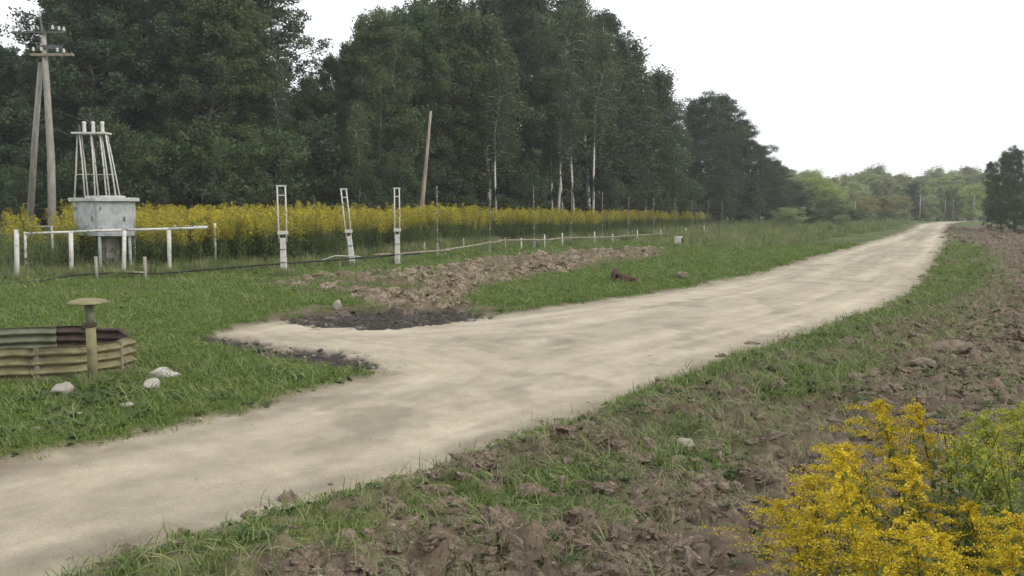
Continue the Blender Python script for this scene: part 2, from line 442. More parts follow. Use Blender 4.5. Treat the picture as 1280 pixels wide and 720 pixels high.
# ------------------------------------------------------------------ terrain
def build_ground():
    th = np.concatenate([np.linspace(-180, -44, 18, endpoint=False), np.linspace(-44, -34, 30, endpoint=False),
                         np.linspace(-34, 34, 700, endpoint=False), np.linspace(34, 44, 30, endpoint=False), np.linspace(44, 180, 18, endpoint=False)])
    th = np.radians(th)
    r = np.concatenate([np.linspace(.5, 4.2, 10, endpoint=False), np.exp(np.linspace(math.log(4.2), math.log(190), 430)),
                        np.exp(np.linspace(math.log(200), math.log(4000), 26))])
    na, nr = len(th), len(r)
    TH, RR = np.meshgrid(th, r)
    x = (np.sin(TH) * RR).ravel(); y = (np.cos(TH) * RR).ravel()
    m = masks(x, y); z = height(x, y, m)
    z[RR.ravel() > 190] -= .0
    # base colours of what the ground is made of
    def c(*a): return np.array(a)[None, :]
    n1 = fbm(x * .7, y * .7, 81, 4)[:, None]; n2 = fbm(x * 6, y * 6, 83, 3)[:, None]; n3 = fbm(x * .22, y * .35, 87, 3)[:, None]
    soil = c(.125, .096, .071) * (.7 + .75 * n1) + c(.10, .08, .06) * (n2 - .5) * 1.2
    grass = c(.080, .110, .040) * (.65 + .7 * n1) + c(.05, .03, .012) * sstep(.5, .7, n3)
    # wheel tracks: streaks that follow the edge of the road
    dr = m['dr']
    st = vnoise(dr * 1.6, (x + y) * .07, 91) * .5 + vnoise(dr * 5.0, (x + y) * .16, 92) * .3 + fbm(x * 1.5, y * 1.5, 93, 4) * .5
    st = (st / 1.3)[:, None]
    road = c(.415, .365, .285) * (.54 + .84 * st)
    sl = x * .45 + y * .89
    scuff = sstep(.56, .74, fbm(dr * 3.2, sl * .55, 95, 4))[:, None]
    road = road * (1 - .14 * scuff)
    light = sstep(.58, .74, fbm(dr * 2.2 + 40, sl * .35, 96, 4))[:, None]
    road = road * (1 + .06 * light) + c(.02, .015, .0) * (n1 - .5)
    pale = sstep(.1, 1.0, dr)[:, None]
    road = road * (.84 + .16 * pale)
    trk = (np.exp(-((dr - .95) / .28) ** 2) + .6 * np.exp(-((dr - 2.3) / .3) ** 2) * sstep(10, 14, y))[:, None] * (.5 + n1)
    road = road * (1 + .13 * trk) - c(.03, .026, .018) * sstep(1.2, 1.7, dr)[:, None] * (n1 * 1.6)
    dirt = (sstep(.75, .05, dr) * sstep(.42, .62, fbm(x * 2.2, y * 2.2, 97, 3)))[:, None]
    road = road * (1 - dirt * .55) + c(.20, .155, .115) * dirt * .55
    blot = sstep(.62, .75, fbm(x * 1.1, y * .9, 99, 4))[:, None]
    road = road * (1 - .18 * blot)
    rub = c(.145, .112, .080) * (.7 + .8 * n2)
    mud = c(.040, .034, .030) * (.6 + 1.0 * n2) + c(.10, .09, .075) * sstep(.6, .75, n2)
    col = soil * (1 - m['grass'][:, None]) + grass * m['grass'][:, None]
    w = (m['rub'] * (1 - m['grass']))[:, None]; col = col * (1 - w) + rub * w
    w = (m['road'])[:, None]; colr = road; col = col * (1 - w) + road * w
    w = m['mud'][:, None]; col = col * (1 - w) + mud * w
    col = np.clip(col, .008, .8)
    i = np.arange(nr - 1)[:, None] * na; j = np.arange(na)[None, :]; j2 = (j + 1) % na
    F = np.stack([i + j, i + na + j, i + na + j2, i + j2], -1).reshape(-1, 4)[:, ::-1]
    V = np.stack([x, y, z], -1)
    def mk(name, V, F, col, mat):
        me = np_mesh(name, V, F, [mat], smooth=True)
        a = me.attributes.new('col', 'FLOAT_COLOR', 'POINT')
        a.data.foreach_set('color', np.concatenate([col, np.ones((len(col), 1))], 1).astype(np.float32).ravel())
        return tag(meshobj(name, me), kind='structure')
    mk('ground', V, F, col, M['ground'])
    # the road is its own sheet, a few millimetres above the ground
    sel = ((m['road'] > .45)[F].all(1)) & (np.hypot(x, y)[F].max(1) < 260)
    Fr = F[sel]; used = np.unique(Fr); remap = np.zeros(len(V), int); remap[used] = np.arange(len(used))
    Vr = V[used].copy(); Vr[:, 2] += .005
    mk('road', Vr, remap[Fr], col[used], M['road'])
build_ground()

# ------------------------------------------------------------------ small scatter prototypes
def rock_mesh(name, seed, mat, flat=.7, sub=2, jag=.28):
    import bmesh
    rs = np.random.RandomState(seed)
    bm = bmesh.new(); bmesh.ops.create_icosphere(bm, subdivisions=sub, radius=1)
    ax = 1 + (rs.rand(3) - .5) * .7; ax[2] *= flat
    planes = [(Vector(rs.randn(3)).normalized(), .55 + .3 * rs.rand()) for _ in range(7)]
    offs = rs.rand(3) * 10
    for v in bm.verts:
        p = v.co.copy()
        for n, d in planes:
            k = p.dot(n)
            if k > d: p -= n * (k - d)
        q = p * 2.3
        h = float(vnoise(np.array([q.x + offs[0]]), np.array([q.y + q.z + offs[1]]), seed)[0])
        h2 = float(vnoise(np.array([q.x * 3.1 + offs[1]]), np.array([q.y * 3.1 - q.z * 2.7 + offs[2]]), seed + 5)[0])
        p *= 1 + jag * (h - .5) + jag * .55 * (h2 - .5)
        v.co = Vector((p.x * ax[0], p.y * ax[1], p.z * ax[2]))
    me = bpy.data.meshes.new(name); bm.to_mesh(me); bm.free(); me.materials.append(mat)
    return me

def grass_tuft(name, seed, mat, n=26, h=.09, spread=.12, w=.005, lean=.5):
    rs = np.random.RandomState(seed)
    V = []; F = []; T = []
    for i in range(n):
        a = rs.rand() * 6.283; r = spread * math.sqrt(rs.rand()); x, y = r * math.cos(a), r * math.sin(a)
        hh = h * (.5 + .8 * rs.rand()); la = rs.rand() * 6.283; le = hh * lean * (.2 + rs.rand())
        dx, dy = math.cos(la), math.sin(la); px, py = -dy * w, dx * w
        b = len(V)
        V += [(x - px, y - py, -.01), (x + px, y + py, -.01),
              (x + dx * le * .35 + px * .8, y + dy * le * .35 + py * .8, hh * .6), (x + dx * le * .35 - px * .8, y + dy * le * .35 - py * .8, hh * .6),
              (x + dx * le + px * .1, y + dy * le + py * .1, hh), (x + dx * le - px * .1, y + dy * le - py * .1, hh)]
        F += [(b, b + 1, b + 2, b + 3), (b + 3, b + 2, b + 4, b + 5)]
        t = .25 + .5 * rs.rand() + (.4 if rs.rand() < .08 else 0); T += [t, t + .08]
    return np_mesh(name, V, F, [mat], T)

def weed_mesh(name, seed, mat, n=9, h=.1):
    rs = np.random.RandomState(seed); V = []; F = []; T = []
    for i in range(n):
        a = rs.rand() * 6.283; d = np.array([math.cos(a), math.sin(a), .3 + rs.rand()]); d /= np.linalg.norm(d)
        L = h * (.6 + .8 * rs.rand()); s = np.array([-math.sin(a), math.cos(a), 0]) * L * .2
        p0 = np.zeros(3); p1 = d * L * .55; p2 = d * L - np.array([0, 0, L * .25])
        b = len(V); V += [p0, p1 + s, p2, p1 - s]; F += [(b, b + 1, b + 2, b + 3)]; T.append(.3 + .5 * rs.rand())
    return np_mesh(name, V, F, [mat], T)

def goldenrod(seed, h=1.6, nleaf=40, nbr=16, nfl=5, flsize=.03, leafl=.11, headl=.32, wide=.62, bendk=.10):
    """returns stem (V,F), leaves (V,F,T), flowers (V,F,T)"""
    rs = np.random.RandomState(seed)
    la = rs.rand() * 6.283; bend = h * bendk * (.4 + .6 * rs.rand())
    def sp(t): return np.array([math.cos(la) * bend * t * t, math.sin(la) * bend * t * t, h * t])
    S = MB(); S.tube([sp(t) for t in (0, .35, .7, 1)], [.006, .005, .004, .002], n=4, cap=False)
    V = []; F = []; T = []
    for i in range(nleaf):
        t = .12 + .80 * (i + rs.rand()) / nleaf; p = sp(t); a = rs.rand() * 6.283
        L = leafl * (.7 + .6 * rs.rand()) * (1.25 - .7 * t); d = np.array([math.cos(a), math.sin(a), .0])
        s = np.array([-math.sin(a), math.cos(a), 0]) * L * .11
        p1 = p + d * L * .5 + np.array([0, 0, L * .25]); p2 = p + d * L + np.array([0, 0, -L * .1 * rs.rand()])
        b = len(V); V += [p, p1 + s, p2, p1 - s]; F.append((b, b + 1, b + 2, b + 3)); T.append(.2 + .6 * rs.rand() * (.4 + .6 * t))
    V2 = []; F2 = []; T2 = []
    for i in range(nbr):
        u = i / (nbr - 1); t = 1 - headl / h * (1 - u); p = sp(t); a = i * 2.4 + rs.rand()
        L = headl * (wide - .72 * wide * u) * (.6 + .7 * rs.rand()); d = np.array([math.cos(a), math.sin(a), 0]) * .75 + np.array([math.cos(la), math.sin(la), 0]) * .45
        for k in range(nfl):
            s = (k + .4 + rs.rand() * .6) / nfl
            c = p + d * L * s + np.array([0, 0, L * (.75 * s - .55 * s * s)]) + rs.randn(3) * flsize * (.30 if flsize > .02 else .62)
            q = rs.randn(3); q /= np.linalg.norm(q); e = np.cross(q, rs.randn(3)); e /= np.linalg.norm(e)
            g = np.cross(q, e); z = flsize * (.6 + .5 * rs.rand()) * .5
            b = len(V2); V2 += [c + e * z, c + g * z * .8, c - e * z, c - g * z * .8]; F2.append((b, b + 1, b + 2, b + 3)); T2.append(.2 + .7 * rs.rand())
    return S, (V, F, T), (V2, F2, T2)

def goldenrod_mesh(name, seed, near=False, **k):
    S, (V, F, T), (V2, F2, T2) = goldenrod(seed, **k)
    b = len(V); c = b + len(V2)
    allV = list(V) + list(V2) + [tuple(v) for v in S.v]
    allF = list(F) + [tuple(i + b for i in f) for f in F2] + [tuple(i + c for i in f) for f in S.f]
    allT = list(T) + list(T2) + [.3] * len(S.f)
    me = np_mesh(name, allV, allF, [M['rod_leaf'], M['rod_flower'] if near else M['rod_field']], allT)
    mi = np.zeros(len(allF), np.int32); mi[len(F):len(F) + len(F2)] = 1
    me.polygons.foreach_set('material_index', mi)
    return me

# ------------------------------------------------------------------ ground cover
rs = np.random.RandomState(3)
def sample(n, r0, r1, spread=33):
    r = np.exp(rs.uniform(math.log(r0), math.log(r1), n)); a = np.radians(rs.uniform(-spread, spread, n))
    return np.sin(a) * r, np.cos(a) * r, r

def cover(name, protos, n, r0, r1, weight, size, squash=(1, 1), tilt=0, sink=0, lim=None, spread=33):
    x, y, r = sample(n, r0, r1, spread)
    m = masks(x, y); w = weight(m, x, y)
    k = rs.rand(n) < w
    x, y, r = x[k], y[k], r[k]; mk = {q: v[k] for q, v in m.items()}
    z = height(x, y, mk)
    s = size(r, rs.rand(len(x)))
    P = np.stack([x, y, z - sink * s], -1)
    S = np.stack([s, s, s * rs.uniform(squash[0], squash[1], len(x))], -1)
    Rt = np.stack([(rs.rand(len(x)) - .5) * tilt, (rs.rand(len(x)) - .5) * tilt, rs.rand(len(x)) * 6.283], -1)
    print(name, len(x))
    return scatter(name, P, S, Rt, rs.randint(0, len(protos), len(x)), protos)

tufts = [grass_tuft('tuft', s, M['grass'], n=30, h=.034, spread=.11, w=.0036, lean=1.2) for s in range(5)]
patch_n = lambda x, y: fbm(x * .5, y * .5, 101, 3)
def behind_fence(x, y):
    fl = np.array(FIELD_LINE)
    return y - np.interp(x, fl[:, 0], fl[:, 1])
near_thin = lambda x, y: np.clip((np.hypot(x, y) / 13) ** 2, .12, 1)
o = cover('short_grass', tufts, 190000, 4.5, 60, lambda m, x, y: np.clip(m['grass'] * 1.25 - .25, 0, 1) ** 1.6 * np.clip(.25 + 1.2 * patch_n(x, y), 0, 1) * near_thin(x, y) * np.where((m['soil'] > .5) & (x < 6), .6, 1) * (behind_fence(x, y) < 8),
          lambda r, u: (.5 + .8 * u) * (.8 + r / 38), (.5, 1.3), .6)
tag(o, 'short green grass carpeting the verges either side of the sandy track', 'grass')
tall = [grass_tuft('tall_tuft', 20 + s, M['grass_dry'], n=40, h=.30, spread=.2, w=.006, lean=.5) for s in range(4)]
def wt(m, x, y):
    left = (m['s'] < 0) * (x < 7.3 + (y - 37) * .57)
    far = sstep(25, 70, y)
    edge = sstep(1.6, .2, -m['dr']) * .3
    inner = sstep(-.8, -3.0, m['dr'])
    return m['grass'] * left * np.clip((behind_fence(x, y) > -.6) * (x < 22) * .9 + (x > 12) * far * .30 * inner + (fbm(x * .4, y * .4, 111, 3) > .6) * .12 * (x > 3), 0, 1) * (1 - m['road'])
o = cover('tall_grass', tall, 60000, 12, 150, wt, lambda r, u: (.5 + .7 * u) * (.8 + r / 80), (.7, 1.2), .4)
tag(o, 'rough tall grass with dry stalks along the fence and far verges', 'grass')
straw = [grass_tuft('straw', 30 + s, M['grass_dry'], n=9, h=.07, spread=.12, w=.003, lean=2.2) for s in range(3)]
o = cover('straw', straw, 60000, 4.5, 60, lambda m, x, y: np.clip(m['soil'] * (1 - m['road']) * (.08 + .30 * sstep(3.0, 1.2, m['s'])) + (1 - m['soil']) * m['grass'] * .2, 0, 1) * near_thin(x, y) * 1.5 + m['rub'] * .1, lambda r, u: (.6 + 1.0 * u) * (.8 + r / 30), (.5, 1.2), 1.2)
tag(o, 'thin dry straw and sparse grass strewn over the bare soil', 'dry grass')
weeds = [weed_mesh('weed', 40 + s, M['leaf_bush'], n=11) for s in range(4)]
o = cover('weeds', weeds, 26000, 4.5, 40, lambda m, x, y: np.clip(m['soil'] * (1 - m['road']) * (.04 + .35 * m['grass'] + .30 * (fbm(x * .9, y * .9, 121, 3) > .62)) * near_thin(x, y) * 1.4 + (1 - m['soil']) * m['grass'] * .15, 0, 1),
          lambda r, u: (.25 + .65 * u) * (.8 + r / 40), (.6, 1.3), .6)
tag(o, 'small broad leaved weeds sprouting on the bare soil', 'weeds')
clods = [rock_mesh('clod', 60 + s, M['clod'], .65, sub=3, jag=.6) for s in range(7)]
o = cover('soil_clods', clods, 130000, 4.3, 110, lambda m, x, y: np.clip(m['soil'] * (1 - m['road']) * (1 - m['grass'] * .6) * (.20 + 1.3 * sstep(.38, .58, fbm(x * .55, y * .55, 131, 4))) + m['road'] * sstep(.55, .0, m['dr']) * (m['s'] > -.7) * .14, 0, 1),
          lambda r, u: (.007 + .085 * u ** 5.0) * (.8 + r / 12), (.5, 1.0), 1.2, .35)
tag(o, 'dry brown clods of ploughed up earth between track and camera', 'soil')
pale = [rock_mesh('rubble_piece', 80 + s, M['rubble'], .6, sub=3, jag=.5) for s in range(6)]
o = cover('rubble', pale, 60000, 14, 60, lambda m, x, y: np.clip(m['rub'] * (.12 + 1.1 * sstep(.42, .6, fbm(x * .8, y * .8, 141, 3))) * (.25 + .75 * sstep(-6, -1, x)), 0, 1),
          lambda r, u: (.03 + .21 * u ** 3.2) * (.7 + r / 60), (.6, 1.1), 1.6, .25)
tag(o, 'heap of broken brown clods and rubble along the turned up strip', 'rubble')
peb = [rock_mesh('pebble', 90 + s, M['stone'], .6, sub=1) for s in range(4)]
o = cover('gravel', peb, 26000, 4.3, 60, lambda m, x, y: np.clip(m['road'] * .16 + m['road'] * sstep(1.0, .0, m['dr']) * .7 + (1 - m['road']) * (m['soil'] * .12), 0, 1),
          lambda r, u: (.005 + .018 * u ** 3) * (.8 + r / 14), (.5, 1.0), 1.2, .2)
tag(o, 'small pale pebbles lying on the track and its edges', 'gravel')
mudc = [rock_mesh('mud_lump', 95 + s, surf('wet_mud_%s' % 'ab'[s], [(.3, (.025, .021, .018)), (.7, (.075, .062, .050))], 4, bump=.4, rough=.7), .5) for s in range(2)]
o = cover('mud_lumps', mudc, 120000, 12, 24, lambda m, x, y: m['mud'] * .7, lambda r, u: .02 + .09 * u ** 3, (.4, .9), 1.0, .35)
tag(o, 'dark churned mud lumps in the two tyre ruts', 'mud')

# ------------------------------------------------------------------ goldenrod field behind the fence
gf = [goldenrod_mesh('goldenrod_kind', 200 + s, h=1.72, nleaf=44, nbr=20, nfl=7, flsize=.044, leafl=.2, headl=.56) for s in range(7)]
n = 34000
x, y, r = sample(n, 30, 115, 34)
bf = behind_fence(x, y)
edge_x = np.interp(y, [30, 60, 80, 98, 112], [30, 14, 19, 25, 26])
den = sstep(.8, 2.2, bf + (fbm(x * .6, y * .6, 151, 3) - .5) * 2.0) * (x < edge_x) * (y < 98)
den = den * np.where(bf > 12, .3, 1) * np.where(bf > 24, 0, 1)
den = den * (.45 + .9 * sstep(.34, .58, fbm(x * .45, y * .45, 161, 3)))
leftthin = 1 - .93 * sstep(-.475, -.515, x / y)
k = rs.rand(n) < den * leftthin
x, y = x[k], y[k]
z = macro(x, y)
s = (.78 + .28 * rs.rand(len(x)) + .26 * (fbm(x * 1.1, y * 1.1, 181, 2) - .35)) * (1 + .12 * sstep(38, 55, y) - .08 * sstep(70, 95, y)) * (.93 + .22 * (fbm(x * .3, y * .3, 171, 3) ))
o = scatter('goldenrod_field', np.stack([x, y, z], -1), np.stack([s * 1.15, s * 1.15, s], -1),
            np.stack([(rs.rand(len(x)) - .5) * .3, (rs.rand(len(x)) - .5) * .3, rs.rand(len(x)) * 6.283], -1), rs.randint(0, 7, len(x)), gf)
tag(o, 'dense band of tall yellow flowering goldenrod behind the wire fence', 'goldenrod')
print('goldenrod', len(x))
# leafy stems without flowers among and left of them
gn = [goldenrod_mesh('herb_kind', 230 + s, h=1.45, nleaf=46, nbr=2, nfl=1, flsize=.03, leafl=.24) for s in range(4)]
x, y, r = sample(9000, 28, 112, 34); bf = behind_fence(x, y)
k = rs.rand(9000) < (sstep(.0, 1.0, bf) * (bf < 5 + 12 * (x / y < -.47)) * .8 * (x < np.interp(y, [30, 60, 80, 98, 112], [30, 14, 20, 27, 30])) * (y < 104))
x, y = x[k], y[k]; s = .55 + .4 * rs.rand(len(x))
o = scatter('green_stems', np.stack([x, y, macro(x, y)], -1), np.stack([s, s, s], -1),
            np.stack([(rs.rand(len(x)) - .5) * .3, (rs.rand(len(x)) - .5) * .3, rs.rand(len(x)) * 6.283], -1), rs.randint(0, 4, len(x)), gn)
tag(o, 'green leafy stems standing at the foot of the goldenrod band', 'plants')

# ------------------------------------------------------------------ trees
def tree_protos(seed, H=15, tr=.17, base=.12, rad=3.0, shape='oval', limbs=46, clumps=4, leaves=34, leaf=.17, droop=0, blob=.55, lean=.3, barkmat=None, leafm=None, split=False):
    rs = np.random.RandomState(seed)
    tb = MB()
    la = rs.rand() * 6.283
    wig = rs.randn(6, 2) * .12
    def tp(t):
        i = min(int(t * 5), 4); f = t * 5 - i
        w = wig[i] * (1 - f) + wig[i + 1] * f
        return np.array([math.cos(la) * lean * t * t + w[0] * t * 2, math.sin(la) * lean * t * t + w[1] * t * 2, H * t * .97])
    ts = np.linspace(0, 1, 11)
    tb.tube([tp(t) - (np.array([0, 0, .3]) if t == 0 else 0) for t in ts], [tr * (1.35 if t == 0 else 1) * (1 - .9 * t) + .01 for t in ts], n=8)
    C = []; 
    def prof(t):
        u = (t - base) / (1 - base)
        if shape == 'oval': return rad * (math.sin(math.pi * min(1, .10 + u * .90)) ** .6) * (1 - .25 * u)
        if shape == 'cone': return rad * (1 - u) ** .75 * min(1, .5 + 3 * u)
        return rad * math.sqrt(max(0, 1 - (u * 1.02 - .35) ** 2 / .45))
    for i in range(limbs):
        t = base + (1 - base) * ((i + rs.rand()) / limbs) ** .9 * .97
        a = i * 2.399 + rs.rand() * .8; L = max(.35, prof(t)) * (.50 + .72 * rs.rand())
        p = tp(t); el = (.9 - .35 * t + 1.1 * max(0, t - .6)) * (.5 + .6 * rs.rand()) if not droop else .9 * (.6 + .4 * rs.rand())
        d = np.array([math.cos(a), math.sin(a), 0])
        pts = []
        for s in (0, .35, .7, 1):
            pts.append(p + d * L * s + np.array([0, 0, L * (el * s - droop * s * s * .55 - (.15 * s * s))]) + rs.randn(3) * .06 * s)
        tb.tube(pts, [tr * .36 * (1 - .6 * t) + .012, tr * .24 * (1 - .6 * t) + .012, .018, .008], n=4, cap=False)
        for j in range(clumps):
            s = .3 + .72 * (j + rs.rand()) / clumps
            k = min(int(s * 3), 2); f = s * 3 - k; q = pts[k] * (1 - f) + pts[k + 1] * f
            q = q + rs.randn(3) * np.array([.5, .5, .35]) * blob
            C.append((q, blob * (.6 + .7 * rs.rand()), rs.rand()))
    C.append((tp(1.0), blob * .8, .7))
    nC = len(C); cen = np.array([c[0] for c in C]); cr_ = np.array([c[1] for c in C]); ct = np.array([c[2] for c in C])
    idx = np.repeat(np.arange(nC), leaves); n = len(idx)
    dirs = rs.randn(n, 3); dirs /= np.linalg.norm(dirs, axis=1)[:, None]
    rr = rs.rand(n) ** .5
    pos = cen[idx] + dirs * (rr * cr_[idx])[:, None] * np.array([1, 1, .75 + .5 * bool(droop)])
    if droop: pos[:, 2] -= np.abs(rs.randn(n)) * droop * .45
    pos[:, 2] = np.maximum(pos[:, 2], .15)
    e = rs.randn(n, 3); e[:, 2] *= .6; e /= np.linalg.norm(e, axis=1)[:, None]
    g = np.cross(e, rs.randn(n, 3)); g /= np.linalg.norm(g, axis=1)[:, None]
    sz = leaf * (.55 + .8 * rs.rand(n))[:, None] * .5
    V = np.stack([pos + e * sz, pos + g * sz * .62, pos - e * sz, pos - g * sz * .62], 1).reshape(-1, 3)
    F = np.arange(n * 4).reshape(-1, 4)
    T = np.clip(.12 + .42 * ct[idx] + .3 * rs.rand(n), 0, 1)
    crown = np_mesh('crown', V, F, [leafm or M['leaf_dark']], T)
    me = bpy.data.meshes.new('trunk'); me.from_pydata([tuple(v) for v in tb.v], [], tb.f); me.update(); me.materials.append(barkmat or M['bark'])
    me.polygons.foreach_set('use_smooth', [True] * len(me.polygons))
    return me, crown, H

PT = {
    'oak': [tree_protos(301, 15, .19, .10, 3.1, 'oval', 66, 7, 100, .155, blob=.55), tree_protos(302, 15, .17, .07, 2.8, 'oval', 66, 7, 96, .155, blob=.5), tree_protos(303, 15, .2, .12, 3.6, 'round', 66, 7, 100, .16, blob=.6),
            tree_protos(304, 15, .15, .07, 2.4, 'oval', 60, 7, 90, .15, blob=.48, lean=.8)],
    'birch': [tree_protos(311, 15, .14, .24, 2.5, 'oval', 52, 6, 62, .19, droop=.9, barkmat=M['birch'], leafm=M['leaf_birch'], lean=.9),
              tree_protos(313, 15, .13, .50, 1.9, 'oval', 34, 5, 56, .15, droop=1.0, barkmat=M['birch'], leafm=M['leaf_birch'], lean=1.4),
              tree_protos(312, 15, .13, .30, 2.2, 'oval', 50, 6, 60, .19, droop=1.1, barkmat=M['birch'], leafm=M['leaf_birch'], lean=-.8)],
    'bush': [tree_protos(321, 5, .07, .03, 2.1, 'round', 30, 4, 64, .15, blob=.5, leafm=M['leaf_bush']), tree_protos(322, 5, .06, .03, 1.7, 'oval', 30, 4, 60, .15, blob=.45, leafm=M['leaf_bush']),
             tree_protos(323, 5, .06, .02, 2.6, 'round', 34, 4, 60, .16, blob=.55, leafm=M['leaf_bush'])],
}
matcopy = {}
def with_leaf(me, key):
    """the same crown shape in another species' leaf colour"""
    if key is None: return me
    k = (me.name, key)
    if k not in matcopy:
        c = me.copy(); c.materials.clear(); c.materials.append(M[key]); matcopy[k] = c
    return matcopy[k]
rt = random.Random(9)
def plant_tree(kind, k, px, Y, ytop, label, group, name=None, cat='tree', leaf=None, wide=1.0, x=None):
    tm, cm, H0 = PT[kind][k % len(PT[kind])]
    X = (px - 640) / FPX * Y if x is None else x
    zg = gz(X, Y) - .03
    top = at(px, ytop, Y).z
    s = max(.15, (top - zg) / H0)
    t = thing(name or {'oak': 'broadleaf_tree', 'birch': 'birch_tree', 'bush': 'bush'}[kind], label, cat, (X, Y, zg), rt.random() * 6.28, group)
    sx = s * wide
    for nm, me in (('trunk', tm), ('crown', with_leaf(cm, leaf))):
        o = meshobj(nm, me, t); o.scale = (sx, sx, s)
    return t

# front rank of the wood, left to right (pixel column, distance, pixel row of the top)
G1 = 'trees along the left edge of the wood'
front = [
 ('oak', 0, 10, 58, 56, 1.0, 'lower broadleaf tree behind the twin legged pole, at left edge'),
 ('oak', 1, 62, 64, 48, .9, 'broadleaf tree just right of the twin legged utility pole'),
 ('oak', 2, 118, 60, -45, .95, 'very tall dark broadleaf tree above the metal cabinet with rod tower'),
 ('oak', 3, 168, 57, -60, 1.0, 'very tall narrow tree right of the rod tower on the cabinet'),
 ('oak', 0, 222, 60, -55, .9, 'tall dark tree behind the middle of the white railing'),
 ('oak', 1, 268, 57, -30, .9, 'tall dark tree behind the right end of the white railing'),
 ('oak', 3, 305, 60, -25, .9, 'tall slender tree just left of the gap of sky'),
 ('oak', 3, 332, 62, 12, .8, 'slender tree closing the left tree block beside the sky gap'),
 ('birch', 1, 352, 66, 70, .6, 'thin wispy birch at the left side of the sky gap'),
 ('oak', 0, 388, 64, 92, .8, 'short broadleaf tree filling the bottom of the sky gap'),
 ('oak', 3, 408, 66, 62, .7, 'narrow tree in the sky gap, first from its left'),
 ('oak', 3, 430, 70, 52, .5, 'spindly tree with thin top in the sky gap beside the tall block'),
 ('oak', 2, 474, 62, 18, .8, 'leafy tree at the left shoulder of the tall middle block'),
 ('oak', 0, 522, 64, 2, .8, 'tall tree behind the leaning bare pole'),
 ('oak', 1, 562, 66, -12, .9, 'tall tree just right of the leaning bare pole'),
 ('birch', 0, 612, 60, 12, 1.0, 'broad birch with forked pale limbs in the middle of the wood'),
 ('oak', 2, 658, 66, -30, .8, 'tallest dark tree right of the forked birch'),
 ('birch', 1, 697, 64, -22, .8, 'straight thin trunked birch in the dark of the wood'),
 ('birch', 0, 736, 66, 0, .9, 'birch with bent white trunk near the wood\'s right shoulder'),
 ('birch', 2, 775, 70, 38, 1.2, 'drooping birch on the sloping right shoulder of the wood'),
 ('birch', 0, 805, 74, 82, 1.15, 'lower drooping birch at the right end of the tall wood'),
 ('oak', 1, 830, 80, 122, 1.1, 'small tree tucked into the notch before the separate dark tree'),
 ('oak', 2, 868, 88, 122, 1.0, 'dark rounded tree, left half of the separate clump'),
 ('oak', 0, 898, 90, 116, 1.15, 'dark rounded tree, tallest of the separate clump'),
 ('oak', 1, 924, 96, 146, 1.15, 'dark tree on the right slope of the separate clump'),
 ('oak', 2, 948, 102, 180, 1.3, 'lower dark tree right of the separate clump'),
 ('oak', 0, 970, 108, 200, 1.5, 'low dark tree near the right tip of the wood'),
 ('oak', 2, 990, 116, 228, 1.7, 'smallest dark tree ending the wood above the far verge'),
]
YL = lambda p: float(np.interp(p, [-300, 0, 300, 500, 612, 713, 817, 902, 1000], [50, 50, 50, 55, 64, 74, 93, 114, 140]))
for kd, k, px, Y, yt, w, lab in front:
    plant_tree(kd, k, px, YL(px) + 6 + rt.uniform(-1.5, 2.5), yt, lab, G1, wide=w * 1.12, leaf=None if kd == 'birch' else ('leaf_olive' if px in (168, 268, 305, 388, 408, 562, 826, 948) else ('leaf_birch' if px in (474, 658, 898, 990, 62) else None)))
for px, dY, yt, l in ((703, 1.2, 90, 'bare white birch trunk, left one of the pair in mid wood'), (717, .6, 60, 'bare white birch trunk, right one of the pair in mid wood'),
                      (741, 2.5, 30, 'tall birch with crooked white stem right of the pair'), (450, 2.0, 120, 'slim white birch left of the second twin rod post'),
                      (620, 1.5, 70, 'slim birch with bare lower trunk above the second wire post'), (690, 3, 80, 'thin pale birch stem left of the white pair')):
    plant_tree('birch', 1, px, YL(px) + dY - 1, yt, l, 'birches at the front of the wood', wide=.8)
# second and third rank, filling the depth of the wood
G2 = 'trees standing deeper in the wood'
used_labels = {}
ORD = ['', 'second ', 'third ', 'fourth ', 'fifth ']
def deep(kd, p, dY, yt, wide, rank, leaf=None):
    n = min(front, key=lambda q: abs(q[2] - p))
    base = '%s rank %s ' % (rank, 'tree' if kd != 'bush' else 'bush')
    who = 'behind the ' + n[6].replace('very ', '')
    who = ' '.join(who.split()[:10])
    k = used_labels.get(base + who, 0); used_labels[base + who] = k + 1
    if k: who += ', %sone' % ORD[k]
    who = who.replace('the the', 'the')
    plant_tree(kd, rt.randint(0, 3), p, YL(p) + dY, yt, base + who, G2, wide=wide, cat='tree' if kd != 'bush' else 'bush', leaf=leaf)
for (a, b, step, dY, rank, fn) in ((-60, 345, 38, 15, 'second', lambda p: -40 if p > 90 else 62), (450, 815, 36, 14, 'second', lambda p: np.interp(p, [450, 500, 600, 720, 760, 815], [45, 5, -20, -10, 40, 110])),
                            (-80, 330, 45, 26, 'third', lambda p: -20 if p > 100 else 70), (455, 800, 44, 24, 'third', lambda p: np.interp(p, [455, 500, 720, 800], [60, 20, 10, 110])),
                            (360, 440, 26, 20, 'second', lambda p: 108), (830, 960, 30, 14, 'second', lambda p: np.interp(p, [830, 870, 910, 960], [165, 130, 135, 215]))):
    p = a
    while p < b:
        deep('oak', p + rt.uniform(-8, 8), dY + rt.uniform(-3, 3), fn(p) + rt.uniform(-8, 18), 1.0, rank); p += step
p = -60
while p < 980:
    deep('bush', p + rt.uniform(-6, 6), 11 + rt.uniform(-2, 2), (205 if p < 800 else 232) + rt.uniform(-18, 18), 1.3, 'second', 'leaf_dark')
    deep('bush', p + 16 + rt.uniform(-6, 6), 21 + rt.uniform(-2, 2), (195 if p < 800 else 228) + rt.uniform(-18, 18), 1.5, 'third', 'leaf_dark'); p += 34
